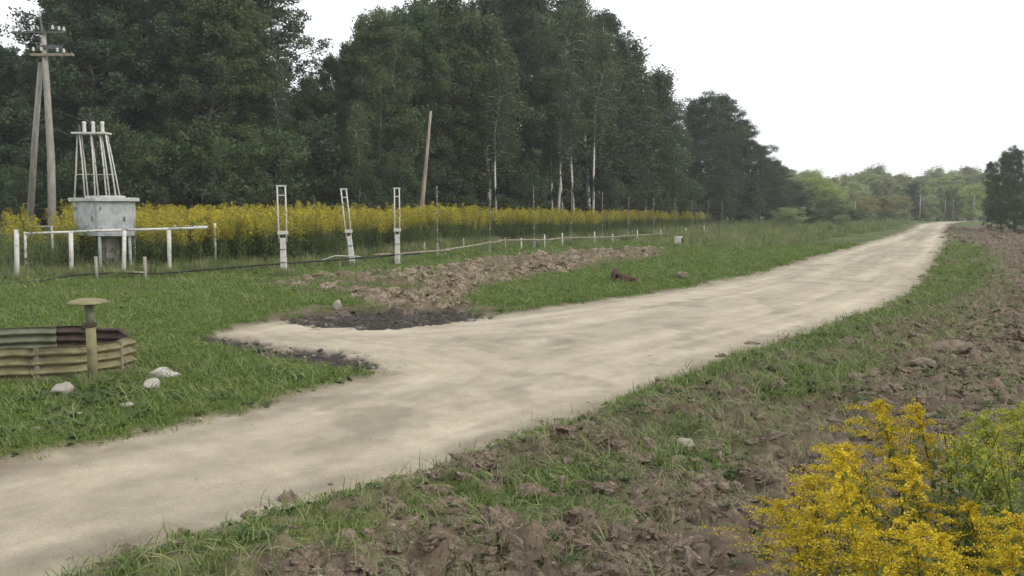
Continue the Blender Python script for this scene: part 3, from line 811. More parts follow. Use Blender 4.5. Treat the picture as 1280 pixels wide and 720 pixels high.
for p in range(-260, -60, 50):
    plant_tree('oak', rt.randint(0, 3), p, 62 + rt.uniform(-4, 4), 20, 'dark tree beyond the left edge of the picture', 'trees outside the picture')
# underwood
G3 = 'bushes at the foot of the wood'
under = [(30, 50, 215, 'rounded bush low behind the twin legged pole'), (95, 52, 190, 'dense bush behind the metal cabinet'), (150, 54, 165, 'tall bush between rod tower and tall trees'),
 (205, 52, 180, 'leafy bush above the white railing, middle'), (255, 54, 150, 'tall pale bush above the right railing end'), (300, 53, 190, 'dark bush left of the first twin rod post'),
 (345, 54, 170, 'bush behind the first twin rod post'), (400, 55, 150, 'olive bush below the sky gap'), (446, 53, 212, 'light olive bush beside the second twin rod post'),
 (500, 62, 215, 'dark low bush left of the leaning pole foot'), (590, 52, 246, 'low green bush just above the goldenrod, right of leaning pole'), (630, 52, 250, 'lowest green bush above the goldenrod in the middle'),
 (664, 58, 222, 'grey green bush by the white birch trunks'), (764, 62, 222, 'green bush right of the white birch trunks'), (790, 66, 205, 'leafy bush under the right shoulder of the wood'),
 (828, 72, 190, 'bush below the notch in the tree line'), (862, 80, 225, 'bush under the separate dark clump, left'), (900, 84, 230, 'pale bush under the separate dark clump, right'),
 (936, 92, 236, 'grey green bush right of the goldenrod end'), (968, 98, 238, 'bush near the right tip of the wood'), (1000, 108, 244, 'last dark bush right of the wood')]
for i, (px, Y, yt, lab) in enumerate(under):
    plant_tree('bush', i, px, YL(px) + 1.5 + rt.uniform(-1, 1), yt, lab, G3, cat='bush', wide=1.15 if yt > 230 else .85)
# hedge row and bright woodland far away on the right
G4 = 'bright trees across the far end of the track'
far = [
 ('bush', 0, 1008, 150, 226, 1.2, 'leaf_sunlit', 'bright yellow green rounded bush next to the dark wood'),
 ('bush', 1, 1026, 152, 222, 1.3, 'leaf_sunlit', 'bright green rounded crown, second from the dark wood'),
 ('bush', 2, 1040, 156, 238, 1.1, 'leaf_sunlit', 'low bright bush below the second rounded crown'),
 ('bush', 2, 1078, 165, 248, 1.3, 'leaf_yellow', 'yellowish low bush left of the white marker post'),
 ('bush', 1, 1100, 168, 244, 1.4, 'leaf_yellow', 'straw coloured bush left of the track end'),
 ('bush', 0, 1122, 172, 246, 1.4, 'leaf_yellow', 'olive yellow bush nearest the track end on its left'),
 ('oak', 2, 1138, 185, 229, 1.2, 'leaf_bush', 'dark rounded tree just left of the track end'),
 ('bush', 0, 1160, 190, 246, 1.2, 'leaf_far_sunlit', 'grey green bush directly over the track end'),
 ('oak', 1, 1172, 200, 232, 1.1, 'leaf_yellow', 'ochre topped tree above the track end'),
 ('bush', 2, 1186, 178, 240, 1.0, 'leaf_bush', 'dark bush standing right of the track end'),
 ('oak', 0, 1196, 200, 230, 1.3, 'leaf_sunlit', 'bright green tree right of the track end'),
 ('bush', 1, 1212, 180, 232, 1.4, 'leaf_sunlit', 'bright leafy bush beside the right hand dark trees'),
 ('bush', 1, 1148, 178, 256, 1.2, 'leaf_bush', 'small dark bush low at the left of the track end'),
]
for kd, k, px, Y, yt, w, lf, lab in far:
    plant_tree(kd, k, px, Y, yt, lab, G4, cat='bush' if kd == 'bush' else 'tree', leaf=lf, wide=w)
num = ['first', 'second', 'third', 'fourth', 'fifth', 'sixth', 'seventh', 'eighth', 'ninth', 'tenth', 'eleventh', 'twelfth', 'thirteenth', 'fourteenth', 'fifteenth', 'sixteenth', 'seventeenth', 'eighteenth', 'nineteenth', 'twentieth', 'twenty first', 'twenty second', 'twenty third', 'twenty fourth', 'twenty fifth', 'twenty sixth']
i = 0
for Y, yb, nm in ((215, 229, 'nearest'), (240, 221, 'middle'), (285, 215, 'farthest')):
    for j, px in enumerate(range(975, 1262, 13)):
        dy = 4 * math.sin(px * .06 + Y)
        kd = ('oak', 'bush', 'oak')[i % 3]; lf = ('leaf_far_sunlit', 'leaf_far_sunlit', 'leaf_sunlit', 'leaf_far_sunlit', 'leaf_yellow', 'leaf_far_sunlit')[(i * 7) % 6]
        lab = '%s tree of the distant woodland, %s from the left in its %s rank' % ({'leaf_far_sunlit': 'pale green', 'leaf_sunlit': 'bright green', 'leaf_yellow': 'yellowish'}[lf], num[j], nm)
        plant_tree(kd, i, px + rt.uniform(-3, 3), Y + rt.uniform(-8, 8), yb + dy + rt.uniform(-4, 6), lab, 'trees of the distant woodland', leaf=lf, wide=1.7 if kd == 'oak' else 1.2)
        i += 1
hedge = [(1012, 112, 260), (1040, 118, 263), (1064, 124, 263), (1086, 132, 265), (1108, 140, 266), (1035, 135, 250), (1128, 150, 263), (985, 100, 262), (1052, 100, 270)]
hl = ['behind the end of the goldenrod', 'second from the goldenrod', 'in front of the white marker post', 'right of the white marker post', 'near the left edge of the far track', 'taller, behind the others', 'closest to the track', 'lowest, beside the last fence post', 'small and nearest, on the open verge']
for i, ((px, Y, yt), l) in enumerate(zip(hedge, hl)):
    plant_tree('bush', i + 1, px, Y, yt, 'low dull green scrub bush ' + l, 'low scrub on the far left verge', cat='bush', wide=2.0 if yt < 268 else 1.5, leaf='leaf_far_sunlit' if len(l) % 2 == 0 else 'leaf_olive')
plant_tree('bush', 1, 1036, 78, 284, 'small dark bush alone on the open verge left of the track', 'low scrub on the far left verge', cat='bush', wide=1.3)
right = [('oak', 0, 1250, 96, 188, .9, None, 'dark tree right of the track, leftmost of the right clump'), ('oak', 2, 1268, 92, 186, .8, None, 'dark tall tree at the right picture edge'),
         ('oak', 1, 1290, 88, 200, 1.0, None, 'dark tree cut by the right picture edge'), ('oak', 3, 1238, 108, 200, .9, None, 'slim dark tree peeping left of the right clump'),
         ('bush', 0, 1245, 90, 252, 1.1, None, 'bush at the foot of the right clump, left'), ('bush', 1, 1266, 84, 246, 1.1, None, 'bush at the foot of the right clump, middle'),
         ('bush', 2, 1290, 76, 250, 1.1, None, 'bush at the right picture edge beside the ploughed strip'), ('oak', 1, 1320, 84, 190, 1.0, None, 'dark tree beyond the right picture edge'), ('oak', 2, 1370, 80, 190, 1.0, None, 'second dark tree beyond the right picture edge')]
for kd, k, px, Y, yt, w, lf, lab in right:
    plant_tree(kd, k, px, Y, yt, lab, 'dark trees and bushes on the right', cat='bush' if kd == 'bush' else 'tree', leaf='leaf_olive' if px in (1250, 1290) else 'leaf_birch', wide=w)

# ------------------------------------------------------------------ near goldenrod at the lower right
def near_goldenrod():
    kinds = []; LA = [np.random.RandomState(400 + q).rand() * 6.283 for q in range(4)]
    for s in range(4):
        S, (V, F, T), (V2, F2, T2) = goldenrod(400 + s, h=1.25, nleaf=120, nbr=30 + 3 * s, nfl=104, flsize=.012, leafl=.12, headl=.38 + .03 * s, wide=.78, bendk=.22)
        b = MB(); b.v = S.v; b.f = S.f
        me = bpy.data.meshes.new('stem'); me.from_pydata([tuple(v) for v in S.v], [], S.f); me.update(); me.materials.append(M['rod_leaf'])
        kinds.append((me, np_mesh('foliage', V, F, [M['rod_leaf']], T), np_mesh('flower_head', V2, F2, [M['rod_flower']], T2)))
    # px, depth, pixel row of the tip, lean
    spots = [(1010, 3.9, 590, 'leftmost, leaning out over the soil'), (1048, 3.7, 556, 'second from the left of the clump'), (1085, 3.9, 560, 'third from the left, low headed'),
             (1118, 4.2, 500, 'the one whose tip rises highest at left'), (1160, 4.1, 512, 'beside the highest tip'), (1075, 3.3, 620, 'front row, lowest left'), (1130, 3.3, 640, 'front row, in the middle'),
             (1180, 3.4, 655, 'front row, towards the right'), (1205, 4.0, 545, 'greenish, right of the highest tip'), (1245, 4.1, 520, 'greenish and slender by the right edge'),
             (1262, 3.8, 575, 'yellow, against the right edge'), (1285, 4.2, 500, 'cut by the right edge, tall'), (1235, 3.3, 670, 'front row, lowest right'), (1030, 3.45, 660, 'front row, leftmost and low'), (1285, 3.4, 640, 'front row, cut by right edge'),
             (1000, 3.9, 640, 'lowest at the very left'), (1060, 4.2, 590, 'behind, between the left plumes'), (1140, 3.8, 570, 'middle, broad plume'), (1110, 3.0, 690, 'nearest, at the bottom edge'), (1220, 3.7, 620, 'middle right, broad plume'), (1270, 4.5, 510, 'rear, at the right edge')]
    for i, (px, Y, yt, l) in enumerate(spots):
        top = at(px, yt, Y); zg = gz(top.x, Y)
        s = (top.z - zg) / 1.25
        t = thing('goldenrod_plant', 'yellow goldenrod plant close to the camera, ' + l, 'plant', (top.x + .12, Y, zg - .01), math.pi + rt.uniform(-1.0, 1.0) - LA[i % 4], 'goldenrod plants at the lower right')
        green = 'greenish' in l or px in (1285, 1270, 1262) and yt < 580
        for nm, me in zip(('stem', 'foliage', 'flower_head'), kinds[i % 4]):
            if green and nm == 'flower_head': me = with_leaf(me, 'rod_bud')
            o = meshobj(nm, me, t); o.scale = (1.05, 1.05, s)
    # bare green companions
    x = np.array([at(p, 600, 4.0).x for p in (1225, 1240, 1262, 1278, 1190, 1150, 1100, 1295)]); y = 4.0 + (np.arange(8) % 3 - 1) * .3
    pm = [goldenrod_mesh('leafy_kind', 450 + s, near=True, h=1.15, nleaf=80, nbr=10, nfl=12, flsize=.009, leafl=.10, headl=.2) for s in range(3)]
    z = np.array([gz(a, b) for a, b in zip(x, y)])
    o = scatter('green_undergrowth', np.stack([np.tile(x, 3) + rs.randn(24) * .1, np.tile(y, 3) + rs.randn(24) * .15, np.tile(z, 3)], -1), np.ones((24, 3)) * rs.uniform(.7, 1.1, (24, 1)),
                np.stack([rs.randn(24) * .12, rs.randn(24) * .12, rs.rand(24) * 6.28], -1), rs.randint(0, 3, 24), pm)
    tag(o, 'green leafy undergrowth between the near goldenrod plants', 'undergrowth')
near_goldenrod()

# ------------------------------------------------------------------ built things
def V3(*a): return Vector(a)

# twin legged utility pole
def utility_pole():
    Y = 42.0
    b = onground(66, Y); s = Y / FPX
    t = thing('utility_pole', 'tall grey twin legged utility pole with insulator crossarms at far left', 'utility pole', b)
    def L(px, py, dy=0): p = at(px, py, Y + dy); return p - b
    m = MB(); m.tube([L(66, 330), L(64, 200), L(58, 100), L(54, 40)], [.19, .17, .14, .11], n=10); m.build('pole', M['concrete'], t, True)
    m = MB(); g = onground(36, Y + 1.2) - b; m.tube([g, L(44, 170, .6), L(51, 78, .15)], [.16, .14, .11], n=10); m.build('brace_leg', M['concrete'], t, True)
    m = MB(); a, c = L(14, 39, -.12), L(82, 42, -.12); m.box((a + c) / 2, ((c - a).length, .09, .09)); m.build('crossarm', M['steel'], t, bevel=.01)
    m = MB(); a, c = L(38, 67, -.14), L(92, 70, -.14); m.box((a + c) / 2, ((c - a).length, .16, .12)); m.build('crossarm', M['oldwood'], t, bevel=.01)
    m = MB(); a, c = L(44, 58, -.1), L(80, 60, -.1); m.box((a + c) / 2, ((c - a).length * .9, .07, .2)); m.build('bracket', M['steel'], t, bevel=.01)
    for px, py in ((17, 39), (27, 39), (42, 40), (66, 40), (74, 41), (80, 42), (42, 67), (52, 67), (72, 68), (80, 69)):
        p = L(px, py, -.13)
        i_ = MB(); i_.tube([p, p + V3(0, 0, .12)], .012, n=6)
        ins = i_.build('insulator_pin', M['steel'], t)
        q = MB(); q.lathe([(.03, .10), (.07, .13), (.075, .17), (.045, .19), (.06, .21), (.06, .25), (.03, .29), (.01, .30)], 10, p)
        q.build('insulator', M['porcelain'], ins, True)
    m = MB(); m.tube([L(53, 40, -.1), L(50, 20, -.05)], [.05, .04], n=8); m.build('pole_tip', M['steel'], t)
    m = MB(); m.lathe([(.02, 0), (.06, .03), (.06, .12), (.03, .2), (.01, .22)], 10, L(50, 21, -.05)); m.build('insulator', M['porcelain'], t, True)
utility_pole()

# sheet metal cabinet with a tower of rods
def cabinet():
    Y = 30.0
    b = onground(128, Y); k = Y / FPX
    t = thing('metal_cabinet', 'pale blue grey sheet metal cabinet carrying a tower of white rods', 'cabinet', b)
    def L(px, py, dy=0): return at(px, py, Y + dy) - b
    zt, zb = L(128, 252).z, L(128, 295).z
    x = lambda px, dy=0: at(px, 270, Y + dy).x - b.x
    # plan of the cabinet body: corner between the two visible faces points towards us
    c0, c1, c2 = (x(92, .55), .55), (x(122, -.35), -.35), (x(164, -.10), -.10)
    c3, c4 = (x(170, .75), .75), (x(128, 1.2), 1.2)
    plan = [c0, c1, c2, c3, c4]
    def prism(pl, z0, z1):
        n = len(pl); m = MB()
        m.add([(p[0], p[1], z0) for p in pl] + [(p[0], p[1], z1) for p in pl], [tuple(range(n - 1, -1, -1)), tuple(range(n, 2 * n))] + [(i, (i + 1) % n, (i + 1) % n + n, i + n) for i in range(n)])
        return m
    prism(plan, zb, zt).build('cabinet_body', M['greypaint'], t, bevel=.015)
    cx = sum(p[0] for p in plan) / 5; cy = sum(p[1] for p in plan) / 5
    sc = lambda pl, f: [((p[0] - cx) * f + cx, (p[1] - cy) * f + cy) for p in pl]
    prism(sc(plan, 1.15), zt + .005, zt + .13).build('lid', M['lid'], t, bevel=.02)
    prism(sc(plan, .66), zt + .133, zt + .20).build('upper_lid', M['lid'], t, bevel=.02)
    # doors as recessed leaf panels with handles on each face
    def panel(p, q, name):
        P, Q = V3(p[0], p[1], 0), V3(q[0], q[1], 0); d = (Q - P); n = V3(d.y, -d.x, 0).normalized()
        if n.y > 0: n = -n
        a, c = P + d * .08 + n * .012, P + d * .92 + n * .012
        z0, z1 = zb + .08, zt - .08
        m = MB(); m.add([a.x and (a.x, a.y, z0), (c.x, c.y, z0), (c.x, c.y, z1), (a.x, a.y, z1), (a.x - n.x * .02, a.y - n.y * .02, z0), (c.x - n.x * .02, c.y - n.y * .02, z0), (c.x - n.x * .02, c.y - n.y * .02, z1), (a.x - n.x * .02, a.y - n.y * .02, z1)],
                        [(0, 1, 2, 3), (7, 6, 5, 4), (1, 0, 4, 5), (2, 1, 5, 6), (3, 2, 6, 7), (0, 3, 7, 4)])
        dr = m.build(name, M['greypaint'], t)
        h = P + d * .8 + n * .03
        MB().box((h.x, h.y, (z0 + z1) / 2), (.03, .03, .16)).build('handle', M['steel'], dr)
        for zz in (z0 + .15, z1 - .15):
            h = P + d * .1 + n * .025
            MB().box((h.x, h.y, zz), (.025, .025, .1)).build('hinge', M['steel'], dr)
    panel(c0, c1, 'door'); panel(c1, c2, 'door')
    # legs and narrower plinth under the cabinet
    prism(sc(plan, .36), -.1, zb - .003).build('plinth', M['concrete'], t, bevel=.02)
    for p in (c0, c1, c2, c3):
        px_, py_ = sc([p], .9)[0]
        MB().box((px_, py_, (zb - .1) / 2 - .003), (.07, .07, zb + .1 - .006)).build('leg', M['greypaint'], t)
    # tower of rods
    z0 = zt + .2
    top = L(119, 167).z
    rods = [(94, 101, .2), (107, 103.5, -.15), (111, 106, .5), (120, 118, -.2), (124, 119, .5), (134, 129, -.15), (138, 131, .5), (151, 138, .25), (146, 136, -.1)]
    for a, c, dy in rods:
        m = MB(); zz = z0 if abs(a - 124) < 18 else zt + .13
        m.tube([V3(x(a, dy + .25), dy + .25, zz - .01), V3(x((a + c) / 2, dy * .8 + .25) + .01, dy * .8 + .25, (zz + top) / 2), V3(x(c, dy * .55 + .25), dy * .55 + .25, top)], .026, n=6)
        m.build('rod', M['whitepaint'], t, True)
    m = MB(); m.box((x(118.5, .3), .3, top + .03), (x(140) - x(97), .5, .06)); m.build('top_plate', M['whitepaint'], t, bevel=.01)
    for p in (110, 121, 132.5):
        m = MB(); m.lathe([(.05, 0), (.07, .02), (.05, .06), (.065, .10), (.05, .14), (.065, .18), (.05, .22), (.06, .27), (.07, .33), (.04, .36)], 12, (x(p, .2), .2, top + .06))
        m.build('bushing', M['porcelain'], t, True)
    for p, d_ in ((104, .5), (127, .5)):
        m = MB(); m.tube([V3(x(p, d_), d_, top + .06), V3(x(p, d_), d_, top + .33)], .03, n=8); m.build('stub', M['steel'], t)
    for f in (.35,):
        for a, c in (((94 + 7 * f), (151 - 13 * f)),):
            m = MB(); z = z0 + (top - z0) * f; m.tube([V3(x(a, .42), .42, z), V3(x(c, .42), .42, z)], .010, n=5); m.build('tie_bar', M['whitepaint'], t)
cabinet()

# white railing round the cabinet
def railing():
    b = ground(140, 350); t = thing('railing', 'white pipe railing with flaking posts around the metal cabinet', 'railing', b)
    # (px, base row, top row, radius)
    posts = [(21, 352, 287, .075), (32, 344, 290, .045), (89, 347, 289, .075), (85, 340, 290, .04), (146, 340, 290, .055), (154, 348, 288, .07), (160, 338, 288, .05), (211.5, 345, 285, .075),
             (262, 332, 283, .04), (269, 336, 279, .05)]
    tops = {}
    for px, yb, yt, r in posts:
        g = ground(px, yb); top = at(px + (1.5 if px == 154 else -.5), yt, g.y)
        m = MB(); q = g - b; w = top - b
        m.tube([q - V3(0, 0, .15), q * .5 + w * .5 + V3(.01, 0, 0), w], [r, r * .95, r * .9], n=8)
        m.build('post', M['whitepaint'], t, True); tops[px] = w
    Yr = ground(100, 346).y
    def R_(px, py, Y=None): return at(px, py, Y or Yr) - b
    segs = [[(32, 292), (60, 291), (88, 290)], [(88, 290), (120, 288.5), (152, 287.5)], [(152, 287.5), (182, 287), (211, 286)], [(211, 286), (236, 285.4), (259, 284)]]
    for sg in segs:
        m = MB(); m.tube([R_(*p) for p in sg], .042, n=8); m.build('rail', M['whitepaint'], t, True)
    m = MB(); m.tube([R_(113, 339), R_(150, 339.5), R_(182, 341)], .03, n=6); m.build('rail', M['whitepaint'], t, True)
    for px, a, c in ((121, 322, 360), (182, 325, 345)):
        g = ground(px, 352) - b; m = MB(); m.tube([g - V3(0, 0, .1), g + V3(0, 0, .75)], .05, n=7); m.build('stub_post', M['concrete'], t, True)
    # back side of the enclosure
    for px in (60, 110, 185, 240):
        g = onground(px * .93 + 10, 33.5) - b
        m = MB(); m.tube([g - V3(0, 0, .1), g + V3(0, 0, 1.5)], .04, n=6); m.build('post', M['whitepaint'], t, True)
    g0, g1 = onground(40, 33.5) - b, onground(262, 33.5) - b
    m = MB(); m.tube([g0 + V3(0, 0, 1.48), g1 + V3(0, 0, 1.5)], .03, n=6); m.build('rail', M['whitepaint'], t, True)
railing()

# twin rod fence posts
def twin_post(bx, by, tx, ty, w_px, low, label):
    b = ground(bx, by); Y = b.y; s = Y / FPX
    t = thing('twin_rod_post', label, 'fence post', b, 0, 'white twin rod fence posts')
    top = at(tx, ty, Y) - b; H = top.z; f = low
    ax = V3(top.x, 0, H)
    lowtop = ax * f
    m = MB(); m.box((ax * f * .5), (.20, .14, lowtop.length), rot=V3(0, 0, 1).rotation_difference(ax).to_matrix(), taper=.85); m.build('post_base', M['whitepaint'], t, bevel=.012)
    w = w_px * s / 2
    for sx in (-1, 1):
        a = lowtop + V3(sx * w * .9, 0, -.15); c = ax + V3(sx * w, 0, 0)
        m = MB(); m.tube([a, (a + c) / 2 + V3(.01 * sx, 0, 0), c], .026, n=6); m.build('rod', M['whitepaint'], t, True)
    MB().box(ax + V3(0, 0, .02), (w * 2 + .08, .05, .05)).build('top_bracket', M['whitepaint'], t)
    MB().box(ax * .90, (w * 2 + .04, .04, .035)).build('cross_strap', M['whitepaint'], t)
    MB().box(ax * (f + .06), (w * 2 + .08, .10, .12)).build('collar', M['whitepaint'], t, bevel=.01)
    for q in (.35, .7):
        z = ax * (f * q)
        m = MB(); m.tube([z + V3(-.14, -.09, 0), z + V3(.14, -.09, 0)], .012, n=5); m.build('bolt', M['steel'], t)
twin_post(355, 345, 351.5, 233, 10, .42, 'white twin rod fence post nearest the railing, widest apart rods')
twin_post(441, 334, 429.5, 237, 6.5, .40, 'white twin rod fence post tilting left, middle of the three')
twin_post(497, 332, 496, 236, 6, .40, 'white upright twin rod fence post, third from the railing')

def wire_post(px, yb, yt, label):
    b = ground(px, yb); Y = b.y
    t = thing('wire_post', label, 'fence post', b, 0, 'thin wire posts in front of the goldenrod')
    H = (at(px, yt, Y) - b).z; ln = rt.uniform(-.10, .10)
    m = MB(); m.tube([V3(0, 0, -.1), V3(ln * .5, 0, H / 2), V3(ln, 0, H)], [.035, .03, .022], n=6); m.build('post', M['greenpost'], t, True)
    MB().box((0, 0, .3), (.12, .10, .6), taper=.8).build('footing', M['concrete'], t, bevel=.01)
    n = 7
    for i in range(n):
        z = .75 + (H - .85) * (i + rt.uniform(-.2, .2) * (0 < i < n - 1)) / (n - 1); x = ln * z / H
        if rt.random() < .25: continue
        m = MB(); m.lathe([(.025, -.045), (.036, -.03), (.036, .03), (.025, .045)], 7, (x, -.045, z)); m.build('insulator', M['concrete'], t)
wp = [(547, 322, 232), (612, 317, 236), (668, 311, 232), (713, 307, 228), (753, 303, 240), (785, 300, 246), (817, 297, 247), (842, 295, 248), (865, 293, 250), (884.5, 291, 250), (902, 289, 251)]
wl = ['first thin wire post right of the twin rod posts', 'second thin wire post, in line with the forked birch', 'third thin wire post from the left', 'fourth thin wire post, below the white birch trunks',
      'fifth thin wire post from the left', 'sixth thin wire post, above the rusty fallen cap', 'seventh thin wire post from the left', 'thin wire post over the white concrete block', 'third last thin wire post', 'last but one thin wire post', 'last thin wire post at the goldenrod end']
for (a, b_, c), l in zip(wp, wl): wire_post(a, b_, c, 'grey ' + l)
# wires strung between the posts (fine, and one object)
def wires():
    g = [ground(a, b_) for a, b_, c in [(355, 345, 0), (441, 334, 0), (497, 332, 0)] + wp]
    t = thing('fence_wire', 'thin strands of wire strung between the fence posts before the goldenrod', 'wire', g[0])
    for k in range(5):
        m = MB()
        for i in range(len(g) - 1):
            a, c = g[i] - g[0] + V3(0, -.05, .75 + .4 * k), g[i + 1] - g[0] + V3(0, -.05, .75 + .4 * k)
            m.tube([a, (a + c) / 2 - V3(0, 0, .06), c], .003, n=3, cap=False)
        m.build('strand', M['steel'], t)
wires()

# low pole rail that runs along the fence, with black hose slung at its left end
def low_rail():
    path = [(268, 336, 336.5), (352, 343, 329), (425, 337, 324), (470, 333, 319.5), (500, 331, 318), (560, 326, 312.5), (612, 317, 303), (625, 316, 301), (655, 314, 300), (690, 312, 299.5), (720, 308, 297.5), (745, 306, 297), (780, 303, 295), (820, 298, 292.5), (860, 294, 290.5), (905, 289, 287)]
    P = [ground(a, b_) for a, b_, c in path]; T = [at(a, c, p.y) for (a, b_, c), p in zip(path, P)]
    b = P[1]
    t = thing('low_rail_fence', 'low fence of crooked weathered poles on short stakes before the goldenrod', 'fence', b)
    for i in range(3, len(P) - 1):
        m = MB(); a, c = T[i] - b, T[i + 1] - b
        m.tube([a + V3(-.1, 0, .02), a * .6 + c * .4 + V3(0, 0, rt.uniform(-.03, .05)), c + V3(.1, .03, 0)], [.045, .04, .035], n=6, rough=.2, rng=rt)
        m.build('rail_pole', M['oldwood'], t, True)
    stakes = [(530, 322), (580, 320), (631, 316), (652, 314), (681, 312), (703, 309), (743, 306), (766, 304), (797, 300), (826, 297), (857, 294), (880, 291)]
    for px, yb in stakes:
        g = ground(px, yb) - b; h = .62 + rt.uniform(-.05, .18)
        m = MB(); m.tube([g - V3(0, 0, .1), g + V3(rt.uniform(-.03, .03), 0, h)], [.05, .04], n=6); m.build('stake', M['whitepaint' if px > 650 else 'oldwood'], t, True)
    hose = [(-60, 360, 358), (0, 358, 355), (45, 356, 352), (90, 352, 344), (140, 350, 341), (200, 349, 342), (268, 345, 336), (352, 343, 329.5), (425, 337, 324.5), (470, 333, 321), (500, 331, 318.5), (525, 330, 317)]
    H = [ground(a, b_) for a, b_, c in hose]; HP = [at(a, c, p.y) for (a, b_, c), p in zip(hose, H)]
    m = MB(); m.tube([p - HP[0] for p in HP], .03, n=6)
    o = m.build('hose', M['black'], None, True); o.location = HP[0]
    tag(o, 'black hose slung low along the railing and the twin rod posts', 'hose')
    # loose stick by the tilted post
    g = ground(420, 338); m = MB(); m.tube([V3(-.5, 0, .35), V3(0, 0, .5), V3(.9, -.05, .48)], [.015, .02, .015], n=5); o = m.build('stick', M['whitepaint']); o.location = g
    tag(o, 'thin pale stick hung across the foot of the tilted twin rod post', 'stick')
low_rail()

# leaning bare pole
def leaning_pole():
    Y = 52.0; b = onground(524, Y); t = MB()
    p = [V3(0, 0, -.3), at(527, 262, Y) - b, at(533, 200, Y) - b, at(538.5, 139, Y) - b]
    t.tube(p, [.16, .14, .10, .07], n=9, rough=.1, rng=rt)
    o = t.build('leaning_pole', M['oldwood'], None, True); o.location = b
    tag(o, 'bare weathered wooden pole leaning right, rising out of the goldenrod', 'pole')
leaning_pole()

# mushroom capped vent
def vent():
    b = ground(117, 484); Y = b.y; H = (at(113, 374, Y) - b).z; k = Y / FPX
    t = thing('vent_pipe', 'olive vent pipe with flat mushroom cap in front of the corrugated ring', 'vent pipe', b)
    m = MB(); m.tube([V3(0, 0, -.1), V3(-.005, 0, H * .70)], [.064, .058], n=16); m.build('lower_pipe', M['olive'], t, True)
    m = MB(); m.tube([V3(-.005, 0, H * .68), V3(-.02, 0, H - .05)], .050, n=16); m.build('upper_pipe', M['olivegrey'], t, True)
    m = MB(); m.lathe([(.072, 0), (.078, .01), (.078, .045), (.055, .05)], 16, (-.006, 0, H * .68)); m.build('collar', M['rustdark'], t)
    m = MB(); m.lathe([(.05, -.05), (.10, -.045), (.22, -.035), (.245, -.028), (.248, -.018), (.20, .008), (.10, .028), (.02, .034)], 24, (-.02, 0, H - .02)); m.build('mushroom_cap', M['olive'], t, True)
vent()

# low ring of corrugated sheet
def corrugated():
    b = ground(60, 478)
    t = thing('corrugated_ring', 'low olive and grey ring of corrugated metal sheets at the left edge', 'enclosure', b)
    HH = .47
    def G(px, py): p = flat(px, py); return V3(p[0], p[1], 0)
    def sheet(path, mat, name, off=0, ribs=4, h=HH, zoff=0):
        pts = []
        for i in range(len(path) - 1):
            for k in range(8): pts.append(path[i].lerp(path[i + 1], k / 8))
        pts.append(path[-1]); n = len(pts); rows = ribs * 8 + 1
        vs = []; fs = []
        for side in (0, 1):
            for i, p in enumerate(pts):
                d = (pts[min(i + 1, n - 1)] - pts[max(i - 1, 0)]).normalized(); nn = V3(d.y, -d.x, 0)
                wv = .012 * math.sin(i * .7 + len(path))
                for r_ in range(rows):
                    z = h * r_ / (rows - 1); w = .032 * math.sin(2 * math.pi * ribs * r_ / (rows - 1)) + wv
                    q = p + nn * (w + off - side * .004)
                    vs.append((q.x - b.x, q.y - b.y, z + zoff - .02 + .01 * math.sin(i * .4) * r_ / rows))
        N = n * rows
        for i in range(n - 1):
            for r_ in range(rows - 1):
                a = i * rows + r_
                fs.append((a, a + rows, a + rows + 1, a + 1)); a += N; fs.append((a + 1, a + rows + 1, a + rows, a))
        for i in range(n - 1):
            a = i * rows + rows - 1; fs.append((a, a + rows, a + rows + N, a + N)); a = i * rows; fs.append((a + N, a + rows + N, a + rows, a))
        for r_ in range(rows - 1):
            fs.append((r_, r_ + 1, r_ + 1 + N, r_ + N)); a = (n - 1) * rows + r_; fs.append((a + N, a + 1 + N, a + 1, a))
        m = MB(); m.v = vs; m.f = fs
        return m.build(name, mat, t, True)
    sheet([G(-150, 474), G(-60, 482), G(0, 483), G(45, 481.5)], M['olive'], 'corrugated_sheet')
    sheet([G(38, 482), G(95, 478), G(150, 470)], M['olive'], 'corrugated_sheet', off=.012)
    sheet([G(149, 470), G(168, 463)], M['olive'], 'corrugated_sheet', off=.0)
    sheet([G(168, 463), G(150, 450), G(105, 447)], M['rustdark'], 'corrugated_sheet', ribs=4, h=HH)
    sheet([G(70, 447.5), G(112, 447)], M['rustdark'], 'corrugated_sheet', ribs=4, h=HH, off=.01)
    sheet([G(-150, 456), G(-60, 452), G(0, 451), G(72, 448)], M['olivegrey'], 'corrugated_sheet', ribs=4, h=HH)
    for px, py in ((150, 470), (45, 482), (-60, 483)):
        p = G(px, py) - V3(b.x, b.y, 0); MB().box((p.x, p.y + .04, .2), (.05, .05, .5)).build('stake', M['oldwood'], t)
corrugated()

# stones by the ring and loose bits
def stone(px, py, w, h, label, mat='whitestone', seed=0, depth=None, name='stone', cat='stone', flatk=.7):
    g = ground(px, py); k = math.hypot(g.x, g.y) / FPX
    me = rock_mesh(name, 500 + seed, M[mat], 1.0, sub=3, jag=.3)
    xs = np.array([v.co[:] for v in me.vertices]); ex = xs.max(0) - xs.min(0)
    o = meshobj(name, me, None, g)
    sx = w * k / ex[0]; sz = h * k / ex[2]; o.scale = (sx, (depth or w * .8) * k / ex[1], sz)
    o.location.z = g.z + sz * ex[2] * .32; o.location.y += w * k * .3
    me.polygons.foreach_set('use_smooth', [True] * len(me.polygons))
    tag(o, label, cat, 'loose stones' if name == 'stone' else None)
stone(204, 477, 36, 15, 'flat white boulder, largest, right of the vent pipe', seed=1)
stone(187.5, 493, 19, 19, 'white squarish stone standing just below the flat boulder', seed=2)
stone(76, 500, 26, 19, 'dull pinkish stone at the foot of the corrugated ring', 'stone', seed=3)
stone(157, 515, 18, 9, 'small pale stone in grass below the vent pipe', seed=4)
stone(92, 525, 18, 6, 'flat pale stone sunk in the grass nearer the track', 'stone', seed=5)
